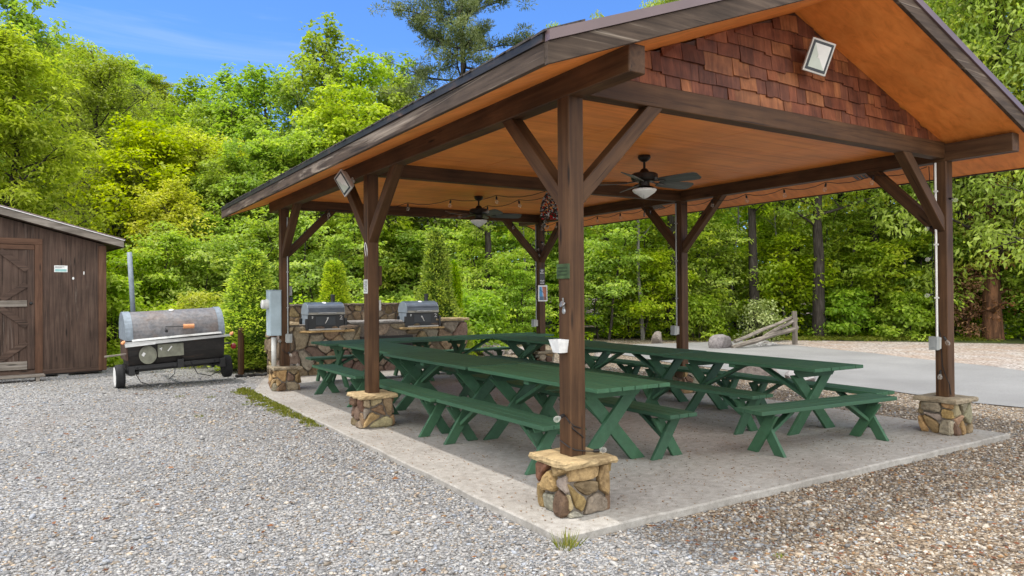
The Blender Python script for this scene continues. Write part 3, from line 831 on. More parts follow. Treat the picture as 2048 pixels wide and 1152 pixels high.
# soffit vents
for (x0, y0) in ((W+.42, 1.0), (W+.42, 4.9)):
    mb = MB()
    for i in range(6): mb.poly([(x0-.06, y0+i*.06, soff(x0-.06)-.001), (x0+.06, y0+i*.06, soff(x0+.06)-.001), (x0+.06, y0+i*.06+.04, soff(x0+.06)-.001), (x0-.06, y0+i*.06+.04, soff(x0-.06)-.001)], (0,0,-.008))
    mb.build('soffit_vent', M['dark_grey'], pav)
# ------------------------------------------------------------------ picnic tables and benches
def beam_poly(mb, pts2, x0, x1):
    """profile in (y,z), extruded along x"""
    mb.poly([(x0, y, z) for y, z in pts2], (x1-x0, 0, 0))
def xleg(mb, x, yb, yt, ztop, w, th=0.038):
    """slanted board from floor y=yb to y=yt under the top"""
    k = w*math.hypot(yt-yb, ztop)/ztop
    mb.poly([(x-th/2, yb-k/2, 0), (x-th/2, yb+k/2, 0), (x-th/2, yt+k/2, ztop), (x-th/2, yt-k/2, ztop)], (th,0,0))
def make_table(L, seed):
    rg = random.Random(seed)
    t = empty('picnic_table', (0,0,0), 'x', 'picnic table', 'green picnic tables')
    mb = MB(); n = 6; Wd = 0.87; bw = Wd/n
    for i in range(n):
        e0 = rg.uniform(-.004,.004)
        mb.box(-L/2+e0, L/2+e0, -Wd/2+i*bw+.0035, -Wd/2+(i+1)*bw-.0035, 0.722+rg.uniform(-.0015,.0015), 0.760+rg.uniform(-.0015,.0015))
    mb.build('tabletop', M['green'], t, bevel=0.004)
    lx = L/2-0.36
    for sx in (-1, 1):
        x = sx*lx
        a = MB(); xleg(a, x+0.02, -0.36, 0.25, 0.65, 0.125); a.build('leg', M['green'], t, bevel=0.003)
        a = MB(); xleg(a, x-0.02, 0.36, -0.25, 0.65, 0.125); a.build('leg', M['green'], t, bevel=0.003)
        a = MB(); a.poly([(x-.062,-.36,.720),(x-.062,.36,.720),(x-.062,.36,.69),(x-.062,.30,.63),(x-.062,-.30,.63),(x-.062,-.36,.69)], (.020,0,0)); a.build('cleat', M['green'], t)
        a = MB(); a.bar((x-sx*.03, 0, 0.37), (sx*0.10, 0, 0.70), 0.088, 0.038, (0,0,1)); a.build('brace', M['green'], t, bevel=0.003)
        a = MB(); a.box(x-sx*.06-.019, x-sx*.06+.019, -.18,.18, .33,.37) if False else None
    a = MB(); a.box(-.045,.045,-.40,.40,.682,.720); a.build('cleat', M['green'], t)
    return t
def make_bench(L, seed, n=3, Wd=0.35):
    rg = random.Random(seed)
    t = empty('bench', (0,0,0), 'x', 'bench', 'green benches')
    mb = MB(); bw = Wd/n
    for i in range(n):
        e0 = rg.uniform(-.003,.003)
        mb.box(-L/2+e0, L/2+e0, -Wd/2+i*bw+.0025, -Wd/2+(i+1)*bw-.0025, 0.412, 0.450+rg.uniform(-.001,.001))
    mb.build('seat', M['green'], t, bevel=0.004)
    lx = L/2-0.24
    for sx in (-1, 1):
        x = sx*lx
        a = MB(); xleg(a, x+.02, -.155, .10, .385, .105); a.build('leg', M['green'], t, bevel=0.003)
        a = MB(); xleg(a, x-.02, .155, -.10, .385, .105); a.build('leg', M['green'], t, bevel=0.003)
        a = MB(); a.poly([(x-.058,-.155,.411),(x-.058,.155,.411),(x-.058,.13,.365),(x-.058,-.13,.365)], (.018,0,0)); a.build('cleat', M['green'], t)
        a = MB(); a.bar((x-sx*.035,0,.20), (x-sx*.36,0,.398), .075, .036); a.build('brace', M['green'], t, bevel=0.003)
    return t
LT = 2.33
def place(proto, used, x, y, rz, label, z=0.0):
    o = proto if not used else copy_tree(proto)
    o.location = (x, y, z); o.rotation_euler = (0, 0, rz); o['label'] = label; return o
tp = make_table(LT, 3); H = math.pi/2
tabs = [
 (1.13, 0.575+LT/2, H, 'green picnic table nearest the camera, right behind the front corner post'),
 (1.10, 2.985+LT/2-.02, H+.02, 'green picnic table in the middle of the left row, behind the second post'),
 (1.20, 5.30+LT/2-.06, H, 'green picnic table at the far end of the left row, butted against the back row'),
 (4.05, 0.50+LT/2, H-.012, 'green picnic table at the open near end of the right row'),
 (4.12, 2.90+LT/2, H, 'green picnic table in the middle of the right row'),
 (4.22, 5.27+LT/2-.05, H, 'green picnic table at the far end of the right row, by the framed picture'),
 (1.75, 8.07, 0.0, 'green picnic table across the back, left end before the stone grill wall'),
 (4.12, 8.08, 0.01, 'green picnic table across the back, right half under the far corner'),
]
for i, (x, y, rz, lb) in enumerate(tabs): place(tp, i > 0, x, y, rz, lb)
bp_ = make_bench(2.02, 5)
ben = [
 (0.44, 0.79+1.01, H+.012, 'green bench nearest the camera along the left edge, ending behind the front post'),
 (0.38, 2.84+1.01, H-.006, 'green bench on the left edge, passing behind the second post'),
 (0.44, 5.38+1.01, H, 'green bench at the far end of the left edge, left of the second post'),
 (1.75, 0.58+1.01, H-.01, 'green bench on the inner side of the left row, near end showing three boards'),
 (1.80, 2.66+1.01, H, 'green bench on the inner side of the left row, second from the front'),
 (1.86, 4.80+1.01, H, 'green bench on the inner side of the left row, farthest back'),
 (3.36, 0.98+1.01, H, 'green bench on the inner side of the right row, near end behind the crosswise bench'),
 (3.42, 3.05+1.01, H, 'green bench on the inner side of the right row, second from the front'),
 (3.50, 5.12+1.01, H, 'green bench on the inner side of the right row, farthest back'),
 (4.70, 0.36+1.01, H-.02, 'green bench on the outer side of the right row, near end beside the road'),
 (4.76, 2.42+1.01, H, 'green bench on the outer side of the right row, before the right middle post'),
 (4.80, 4.50+1.01, H, 'green bench on the outer side of the right row, farthest back'),
 (3.43, 0.33, -.074, 'green bench set crosswise at the open near end of the right row'),
 (1.62, 8.78, 0.0, 'green bench in front of the stone grill wall, left end showing'),
 (3.90, 8.78, 0.0, 'green bench behind the right back table, in front of the boulders'),
]
for i, (x, y, rz, lb) in enumerate(ben): place(bp_, i > 0, x, y, rz, lb)
# dark knot / burn mark let into the right table top is a small patch lying on it
# ------------------------------------------------------------------ ceiling fans
def make_fan():
    t = empty('ceiling_fan', (0,0,0), 'x', 'ceiling fan', 'ceiling fans')
    mb = MB(); mb.lathe([(0.0,0.0),(0.072,-.002),(0.076,-.03),(0.06,-.055),(0.03,-.075),(0.014,-.08),(0.014,-.15),(0.04,-.165),(0.055,-.19),(0.06,-.205)], n=20); mb.build('downrod', M['bronze'], t, smooth=False)
    mb = MB(); mb.lathe([(0.05,-.20),(0.135,-.212),(0.155,-.225),(0.158,-.27),(0.145,-.295),(0.10,-.31),(0.062,-.315),(0.062,-.36),(0.10,-.372),(0.125,-.392),(0.14,-.396)], n=24); mb.build('motor', M['bronze'], t)
    mb = MB(); mb.lathe([(0.137,-.397),(0.142,-.412),(0.12,-.440),(0.085,-.462),(0.05,-.488),(0.02,-.505),(0.006,-.508)], n=24); mb.build('lamp_shade', M['frosted'], t, smooth=True)
    for k in range(5):
        a = 2*math.pi*k/5
        mb = MB()
        prof = [(0.20,-.055),(0.26,-.07),(0.60,-.086),(0.68,-.08),(0.715,-.05),(0.715,.05),(0.68,.08),(0.60,.086),(0.26,.07),(0.20,.055)]
        pit = -0.34
        mb.poly([(x, y*math.cos(pit), -.322 + y*math.sin(pit)) for x, y in prof], (0,0,.008))
        bl = mb.build('blade', M['blade'], t); bl.rotation_euler = (0,0,a)
        mb = MB(); mb.bar((0.10,0,-.305),(0.19,0,-.318),.03,.012); mb.bar((0.18,0,-.318),(0.28,0,-.326),.075,.008)
        br = mb.build('blade_iron', M['bronze'], bl)
    mb = MB()
    for (x,y,l) in ((0.06,-.03,.26),(-.05,-.05,.30)):
        mb.tube([(x,y,-.38),(x,y,-.38-l)], .0016, 4); mb.lathe([(.004,0),(.008,-.01),(.008,-.045),(.003,-.05)], (x,y,-.38-l), n=6)
    mb.build('pull_chain', M['bronze'], t)
    return t
fan = make_fan(); fan.location = (2.60, 2.03, 3.203); fan.rotation_euler = (0,0,R(-4)); fan['label'] = 'dark ceiling fan with white bowl light over the front half of the tables'
f2 = copy_tree(fan); f2.location = (2.66, 6.08, 3.203); f2.rotation_euler = (0,0,R(-20)); f2['label'] = 'dark ceiling fan with white bowl light over the back half, beside the beads'

# ------------------------------------------------------------------ floodlights
def make_flood():
    t = empty('floodlight', (0,0,0), 'x', 'floodlight', 'square floodlights')
    # faces -Y in local space; plate .26 x .34
    w, h = 0.135, 0.17
    mb = MB()
    mb.poly([(-w,0,-h),(w,0,-h),(w,0,h),(-w,0,h)], (0,.03,0))
    mb.poly([(-w*.8,.03,-h*.8),(w*.8,.03,-h*.8),(w*.8,.03,h*.8),(-w*.8,.03,h*.8)], (0,.05,0))
    for i in range(7): mb.box(-w*.7+i*w*.23, -w*.7+i*w*.23+.008, .08, .10, -h*.7, h*.7)
    mb.build('housing', M['alu'], t, bevel=0.006)
    mb = MB(); mb.box(-w*.86,w*.86,-.004,-.001,-h*.88,h*.88); mb.build('gasket', M['dark_grey'], t, bevel=0.001)
    mb = MB(); mb.cur=(1,1,1,1); a, b = w*.68, h*.72
    P = [(-a,-.006,-b),(a,-.006,-b),(a,-.006,b),(-a,-.006,b)]; c = (-.012,-.0045,-.0); 
    mb.mi = 0; mb.add([P[1],P[2],c],[(0,1,2)]); mb.add([P[2],P[3],c],[(0,1,2)]); mb.mi = 1; mb.add([P[3],P[0],c],[(0,1,2)]); mb.add([P[0],P[1],c],[(0,1,2)])
    mb.build('reflector', [M['reflector'], M['reflector_shade']], t, fix=False)
    mb = MB(); mb.box(-.022,.004,-.0085,-.0065,-.018,.018); mb.build('led_chip', M['white_plastic'], t)
    mb = MB(); mb.bar((0,.09,0),(0,.19,0.0),.03,.012); mb.bar((-w*.5,.06,0),(-w*.5,.11,0),.012,.03); mb.bar((-.05,.115,0),(.05,.115,0),.035,.012); mb.box(-.03,.03,.185,.20,-.04,.04)
    mb.build('bracket', M['alu'], t)
    return t
fl = make_flood(); fl.scale = (.88,.88,.88); fl.location = (2.69, -0.22, 3.745)
fl.rotation_euler = (R(14), R(14), R(-22)); fl['label'] = 'square floodlight fixed to the cedar shingle gable'
f2 = copy_tree(fl); f2.scale = (.80,.80,.80); f2.location = (-0.33, 4.12, 2.935); f2.rotation_euler = (R(20), R(-24), R(-84)); f2['label'] = 'square floodlight hung under the left eave above the second post'

# ------------------------------------------------------------------ outlet boxes with conduit
def make_outlet(top):
    t = empty('outlet_box', (0,0,0), 'x', 'outlet box', 'grey outlet boxes on the posts')
    # back of the box at x=0, sticking out towards -X
    mb = MB(); mb.box(-.05,-.001,-.04,.04,-.065,.065); mb.build('back_box', M['pale_plastic'], t, bevel=0.004)
    mb = MB(); mb.box(-.115,-.052,-.046,.046,-.075,.075); mb.box(-.122,-.116,-.02,.02,-.05,.05); mb.build('cover', M['grey_plastic'], t, bevel=0.010)
    mb = MB(); mb.tube([(-.02,.0,.066),(-.02,.0,top)], .0125, 10)
    for z in (.5, 1.1, 1.7): mb.box(-.034,-.002,-.02,.02,z,z+.018)
    mb.build('conduit', M['white_plastic'], t)
    return t
ob = make_outlet(2.03); ob.location = (W-HP, .035, 1.0); ob['label'] = 'outlet box with tall white conduit on the right front post'
o2 = copy_tree(ob); o2.location = (W-HP, L1+.03, .985); o2['label'] = 'outlet box on the right middle post above the green tables'
o2 = copy_tree(ob); o2.location = (W-HP, L2+.03, .975); o2['label'] = 'outlet box on the far right post below the picture frame'
o2 = copy_tree(ob); o2.location = (.035, L2-HP, .87); o2.rotation_euler = (0,0,H); o2['label'] = 'outlet box on the far left post beside the electric meter'
for o_ in scene.objects:
    if o_.name.startswith('conduit') and o_.parent is not ob:
        o_.material_slots[0].link = 'OBJECT'; o_.material_slots[0].material = M['grey_plastic']
for ch in o2.children:
    if ch.name.startswith('conduit'): ch.scale = (.8,.8,1)

# electric meter cabinet on post C
t = empty('electric_meter', (-.17, 8.06, 1.29), 'grey electric meter cabinet with round glass meter and pipe on the far left post', 'electric meter')
mb = MB(); mb.box(-.09,.098,-.10,.16,-.375,.375); mb.box(-.098,.102,-.108,.168,.376,.39); mb.build('cabinet', M['grey_metal'], t, bevel=.006)
mb = MB(); mb.box(-.078,.086,-.104,-.101,-.36,.36); mb.box(.06,.075,-.112,-.104,.22,.27); mb.box(.06,.075,-.112,-.104,-.27,-.22); mb.build('door', M['grey_metal'], t)
mb = MB(); mb.lathe([(.085,.0),(.085,.03),(.075,.034),(.075,.09),(.066,.105),(0,.108)], (-.091,.03,.15), (-1,0,0), 20); mb.build('meter', M['pale_plastic'], t)
mb = MB(); mb.tube([(0.0,.02,-.376),(0.0,.02,-.89)], .042, 14); mb.build('pipe', M['pale_plastic'], t, smooth=True)
mb = MB(); mb.tube([(0,.02,-.378),(0,.02,-.40)], .05, 14); mb.build('pipe_collar', M['bark_red'], t)
# small boxes and signs on posts
t = empty('switch_box', (HP+.03, L2+.02, 1.66), 'small grey switch box on the inner side of the far left post', 'switch box')
mb = MB(); mb.box(-.03,.03,-.035,.035,-.08,.08); mb.build('box', M['grey_plastic'], t, bevel=.004)
mb = MB(); mb.box(-.02,.045,-.025,.025,-.20,-.10); mb.build('lower_box', M['dark_grey'], t, bevel=.004)
t = empty('bottle_opener', (-HP, .0, 1.50), 'chrome bottle opener screwed to the front corner post', 'bottle opener')
mb = MB(); mb.lathe([(.022,0),(.022,.004),(.014,.008),(0,.009)], (0,0,-.04), (-1,0,0), 14); mb.box(-.004,0,-.012,.012,-.03,.02); mb.build('plate', M['steel'], t)
mb = MB(); mb.poly([(-.004,-.03,.02),(-.004,.02,.035),(-.012,.04,.0),(-.03,.0,-.012),(-.03,-.03,.0)], (-.008,0,.004)); mb.bar((-.004,0,.03),(-.010,0,.058),.014,.01); mb.build('hood', M['steel'], t, bevel=.002)
t = empty('cap_catcher', (-HP, .0, 1.205), 'tapered white cap catcher bin on the front corner post', 'cap catcher')
mb = MB(); T0, B0 = .07, -.055
def ringbox(mb, top, bot, z0, z1, th):
    (x0,x1,y0,y1) = top; (a0,a1,b0,b1) = bot
    o = [(x0,y0,z1),(x1,y0,z1),(x1,y1,z1),(x0,y1,z1)]; l = [(a0,b0,z0),(a1,b0,z0),(a1,b1,z0),(a0,b1,z0)]
    i = [(x0+th,y0+th,z1),(x1-th,y0+th,z1),(x1-th,y1-th,z1),(x0+th,y1-th,z1)]; k = [(a0+th,b0+th,z0+th),(a1-th,b0+th,z0+th),(a1-th,b1-th,z0+th),(a0+th,b1-th,z0+th)]
    vs = o+l+i+k; fs = [(4,7,6,5)]
    for a in range(4):
        b = (a+1) % 4; fs += [(a, 4+a, 4+b, b), (a, b, 8+b, 8+a), (8+a, 8+b, 12+b, 12+a)]
    fs += [(12,13,14,15)]; mb.add(vs, fs)
ringbox(mb, (-.10,-.002,-.060,.060), (-.075,-.002,-.040,.040), -.048, .048, .004); mb.build('bin', M['white_paint'], t)
t = empty('green_plaque', (-HP-.001, .0, 1.755), 'small square green plaque with faint lettering on the front corner post', 'sign')
mb = MB(); mb.box(-.010,0,-.078,.078,-.055,.055); pq = mb.build('board', M['green_sign'], t, bevel=.002)
mb = MB()
rg = random.Random(4)
for i, z in enumerate((.025,.0,-.025)):
    y = .06
    while y > -.05:
        w = rg.uniform(.008,.016); mb.box(-.0125,-.0102,y-w,y,z-.006,z+.006); y -= w+.006
mb.build('lettering', M['dark_green'], t)
t = empty('thermometer', (HP+.012, .03, 1.50), 'white box shaped thermometer on the right side of the front corner post', 'thermometer')
mb = MB(); mb.box(-.011,.028,-.03,.03,-.068,.068); mb.box(-.006,.035,-.022,.022,.05,.075); mb.build('case', M['white_plastic'], t, bevel=.003)
t = empty('notice', (-HP-.001, L1, 1.69), 'small pale notice stapled to the left face of the second post', 'sign')
mb = MB(); mb.box(-.004,0,-.065,.065,-.085,.085); mb.build('sheet', M['pale_plastic'], t)
mb = MB(); rg = random.Random(9)
for i in range(8): mb.box(-.006,-.0045,-.05,.05-rg.uniform(0,.04),.06-i*.017,.066-i*.017)
mb.build('lettering', M['dark_grey'], t)
t = empty('bird_box', (HP+.026, L1+.02, 1.82), 'narrow dark wooden box on the inner side of the second post', 'box')
mb = MB(); mb.box(-.025,.03,-.05,.05,-.12,.12); mb.build('box', M['post_z'], t, bevel=.004)
t = empty('switch_box', (HP+.03, L1+.02, 1.46), 'grey switch box low on the inner side of the second post', 'switch box')
mb = MB(); mb.box(-.029,.022,-.03,.03,-.065,.065); mb.build('box', M['pale_plastic'], t, bevel=.004)
t = empty('wire_ring', (-HP-.004, L1-.02, 2.13), 'white wire ring hanging on the second post', 'ring')
mb = MB(); mb.tube([(-.01*math.sin(a), .035*math.cos(a), .09*math.sin(a)) for a in [i*math.pi/12 for i in range(25)]], .005, 6, cap=False); mb.build('ring', M['white_paint'], t)
t = empty('black_sign', (W-.01, L2-HP-.001, 1.95), 'tall black sign with two blocks of white lettering on the far right post', 'sign')
mb = MB(); mb.box(-.062,.062,-.008,0,-.18,.15); mb.build('board', M['black_metal'], t, bevel=.002)
mb = MB(); rg = random.Random(2)
for z, w in ((.115,.036),(.086,.024),(.057,.05),(-.095,.05),(-.124,.04),(-.153,.05)):
    x = -w
    while x < w-.008:
        k = rg.uniform(.007,.013); h = rg.choice((.008,.008,.011)); mb.box(x, min(x+k,w), -.0105,-.0085, z-.008, z-.008+h*1.5); x += k+.004
mb.build('lettering', M['white_paint'], t)
t = empty('picture_frame', (W-.005, L2-HP-.002, 1.59), 'white framed blue and orange picture on the far right post', 'picture')
mb = MB()
for b in ((-.11,.11,-.022,0,.135,.165),(-.11,.11,-.022,0,-.165,-.145),(-.11,-.09,-.022,0,-.145,.135),(.09,.11,-.022,0,-.145,.135)): mb.box(*b)
mb.build('frame', M['white_paint'], t)
def art():
    t = NT('blue_orange_print'); v = t.coord((1,1,1)); sx = t.new('ShaderNodeSeparateXYZ'); t.link(v, sx.inputs[0])
    f = t.math('ADD', t.math('MULTIPLY', sx.outputs[0], 4.5), t.math('MULTIPLY', sx.outputs[2], 0.8))
    c = t.ramp(t.math('ADD', f, 0.5), [(0.40, (0.03,0.22,0.45)), (0.52, (0.30,0.45,0.6)), (0.58, (0.45,0.13,0.05)), (0.9, (0.30,0.09,0.04))])
    n = t.noise(t.coord((30,30,30)), 1.0, 4, 0.7)
    g = t.ramp(t.math('SUBTRACT', t.math('MULTIPLY', sx.outputs[2], -6.0), t.math('MULTIPLY', n, 0.7)), [(0.0, (0,0,0)), (0.12, (1,1,1))])
    c = t.mix(c, (0.06,0.05,0.05), t.math('MULTIPLY', g, 0.7)); t.base(c); t.setp(0.3); return t.m
mb = MB(); mb.box(-.0895,.0895,-.012,-.004,-.1445,.1345); mb.build('print', art(), t)

# bead garland hung from the middle cross beam
t = empty('bead_garland', (2.605, L1-.06, 3.03), 'bunch of red, black and silver party beads hanging from the middle beam', 'beads')
beads = [MB(), MB(), MB()]; rg = random.Random(8)
for k in range(330):
    u = rg.random(); z = -.03 - .36*u; r = .04 + .095*math.sin(min(1, u*1.25)*math.pi/2); a = rg.uniform(0, 6.283)
    q = 0 if (math.cos(a-1.0) > 0.35) else (1 if rg.random() < .68 else 2)
    if rg.random() < .12: q = 2
    beads[q].blob((r*math.cos(a)*1.0, r*math.sin(a)*.5, z), rg.uniform(.010,.017), 1, 0)
for k in range(60):
    z = -.36 - .27*rg.random(); beads[1 if rg.random() < .7 else 2].blob((-.05+rg.uniform(-.04,.05), rg.uniform(-.02,.02), z), .009, 1, 0)
for b, m in zip(beads, (plain('red_bead', (.42,.015,.02), .2), M['black_metal'], M['steel'])): tag(b.build('beads', m, t, smooth=True), kind='stuff')

# string lights
sl = empty('string_light', (W, L2, 3.0), 'black string light cord with clear bulbs looped round the beams and posts', 'string light')
base = Vector((W, L2, 3.0))
def loc_(p): return tuple(Vector(p)-base)
sock_proto = None
def bulb(p, d=(0,0,-1)):
    """socket + glass bulb hanging at p along d"""
    global sock_proto
    if sock_proto is None:
        mb = MB(); mb.lathe([(.006,0),(.012,.012),(.014,.045),(.015,.05)], (0,0,0), (0,0,-1), 8); s = mb.build('socket', M['cable'], sl)
        mb = MB(); mb.lathe([(.010,.051),(.016,.062),(.023,.08),(.024,.092),(.018,.107),(.004,.114)], (0,0,0), (0,0,-1), 12); mb.build('bulb', M['bulb'], s, smooth=True)
        sock_proto = s; o = s
    else:
        o = copy_tree(sock_proto, sl)
    o.location = Vector(p)-base
    o.rotation_euler = Vector((0,0,-1)).rotation_difference(Vector(d)).to_euler()
def strand(a, b, n, sag, skip=()):
    a = Vector(a); b = Vector(b); pts = []
    m = n*4
    for i in range(m+1):
        t = i/m; k = (t*n) % 1.0
        p = a.lerp(b, t) + Vector((0,0,-sag*4*(k)*(1-k))); pts.append(loc_(p))
    c_ = MB(); c_.tube(pts, .0045, 5); c_.build('cord', M['cable'], sl)
    for i in range(1, n):
        if i in skip: continue
        p = a.lerp(b, i/n); bulb(p - Vector((0,0,.01)), (random.uniform(-.25,.25), random.uniform(-.25,.25), -1))
zx = 3.0
strand((W-.10, .12, zx), (W-.10, L1-.1, zx-.01), 6, .05)
strand((W-.10, L1+.1, zx), (W-.10, L2-.1, zx), 6, .05)
strand((W-.1, L2-.09, zx), (.1, L2-.09, zx), 8, .06)
strand((.12, L2-.15, 2.98), (2.55, 4.0, 3.02), 6, .05)
strand((2.66, L1-.10, 3.01), (W-.12, L2-.2, 2.92), 7, .06) 
strand((2.2, L2-.3, 2.93), (2.66, L1-.10, 3.0), 5, .05)
def down(post, pts, bulbs):
    c_ = MB(); c_.tube([loc_(p) for p in pts], .0045, 5); c_.build('cord', M['cable'], sl)
    for p, d in bulbs: bulb(p, d)
down('D', [(W-.10,.10,zx),(W-.085,.078,2.3),(W-.082,.078,1.5),(W-.078,.0,1.05),(W-.076,-.01,.75),(W-.074,-.05,.62),(W-.06,-.076,.55),(W-.03,-.078,.42)],
     [((W-.085,.08,2.32),(-.9,.2,-.35)),((W-.084,.08,1.97),(-.9,.1,-.3)),((W-.084,.08,1.55),(-.9,.2,-.15)),((W-.078,-.03,1.08),(.1,-.5,-1)),((W-.077,.01,.70),(-.3,-.1,-.7)),((W-.05,-.085,2.62),(-.2,-.8,-.3))])
down('A', [(.02,-.076,.60),(-.04,-.076,.62),(-.078,-.06,.66),(-.078,.0,.70)] , [((-.08,-.01,.70),(-.9,-.2,-.25))])
down('A', [(-.077,-.05,.66),(-.05,-.077,.60),(.03,-.078,.54),(.076,-.05,.5)], [])
down('A', [(-.078,.05,.5),(-.078,-.06,.47),(-.03,-.079,.445),(.078,-.08,.425),(.12,-.10,.424)], [((.11,-.10,.424),(.95,-.15,0))])
down('C', [(-.078,L2-.02,.78),(-.05,L2-.09,.66),(.04,L2-.10,.60),(.09,L2-.06,.70),(.085,L2-.04,.95)], [((.03,L2-.1,.64),(.3,-.6,-.5)),((.10,L2-.13,.42),(.8,-.3,0)),((-.08,L2-.05,.80),(-.3,-.8,.3))])
down('F', [(W-.2,L2-.08,1.75),(W+.02,L2-.085,1.60),(W+.2,L2-.02,1.3)], [((W-.09,L2-.04,2.55),(-.3,-.6,-.5)),((W-.08,L2-.06,2.42),(-.3,-.6,-.5)),((W-.03,L2-.08,2.66),(.2,-.6,-.6)),((W-.03,L2-.08,2.48),(.2,-.6,-.6))])

# ------------------------------------------------------------------ stone grill wall
gw = empty('grill_wall', (0,0,0), 'long fieldstone grill wall with stone shelves and an open firebox', 'stone wall')
rg = random.Random(33); Y0 = 9.95; XA, XB, XC = 0.42, 4.50, 4.02
WC = [(0.24,0.185,0.125),(0.21,0.165,0.12),(0.27,0.22,0.16),(0.17,0.125,0.095),(0.25,0.225,0.185),(0.29,0.22,0.13),(0.20,0.15,0.11)]
core = MB(); core.box(XA+.02, XB-.02, Y0+.03, Y0+.98, -.1, 1.0); core.box(XA+.05, XC-.02, Y0+.60, Y0+.97, 1.0, 1.36); core.build('mortar', M['mortar'], gw)
mb = MB()
FH = (1.60, 2.80, .46, .79)
veneer(mb, (XA,Y0,-.05), (1,0,0), (0,0,1), XB-XA, 1.02, 56, .055, rg, .016, WC, holes=((FH[0],FH[1],FH[2],FH[3]),))
veneer(mb, (XA,Y0+1.0,-.05), (0,-1,0), (0,0,1), 1.0, 1.02, 18, .05, rg, .018, WC)
veneer(mb, (XB,Y0,-.05), (0,1,0), (0,0,1), 1.0, 1.02, 18, .05, rg, .018, WC)
veneer(mb, (XA+.02,Y0+.60,1.0), (1,0,0), (0,0,1), XC-XA-.02, .36, 44, .035, rg, .016, WC)
veneer(mb, (XC,Y0+.60,1.0), (0,1,0), (0,0,1), .38, .36, 6, .035, rg, .016, WC)
mb.build('stonework', M['stone'], gw, col=True)
mb = MB()
slab_stone(mb, XA-.02, XA+.34, Y0-.06, Y0+.62, 1.0, 1.055, rg, (.34,.27,.17), .014, .08)
slab_stone(mb, XC-.28, XB+.05, Y0-.06, Y0+1.0, 1.0, 1.055, rg, (.38,.30,.18), .014, .08)
x = XA+.02
while x < XC:
    w = rg.uniform(.3,.6); slab_stone(mb, x, min(x+w-.01, XC+.05), Y0+.54, Y0+1.0, 1.36, 1.40, rg, rg.choice(((.13,.11,.09),(.2,.17,.13),(.16,.13,.10))), .016, .07); x += w
slab_stone(mb, 0.78, 1.86, Y0-.12, Y0+.5, .845, .885, rg, (.38,.26,.12), .012, .08)
slab_stone(mb, 2.88, 3.90, Y0-.12, Y0+.5, .845, .885, rg, (.36,.26,.13), .012, .08)
mb.build('coping', M['cap'], gw, col=True)
mb = MB(); slab_stone(mb, 1.80, 2.95, Y0-.05, Y0+.62, 1.0, 1.045, rg, (.33,.32,.31), .01, .08); mb.build('counter_slab', M['cap'], gw, col=True)
mb = MB(); mb.box(XA+FH[0]+.02, XA+FH[1]-.02, Y0-.02, Y0+.028, FH[2]-.05, FH[3]-.07); mb.build('firebox', M['soot'], gw)

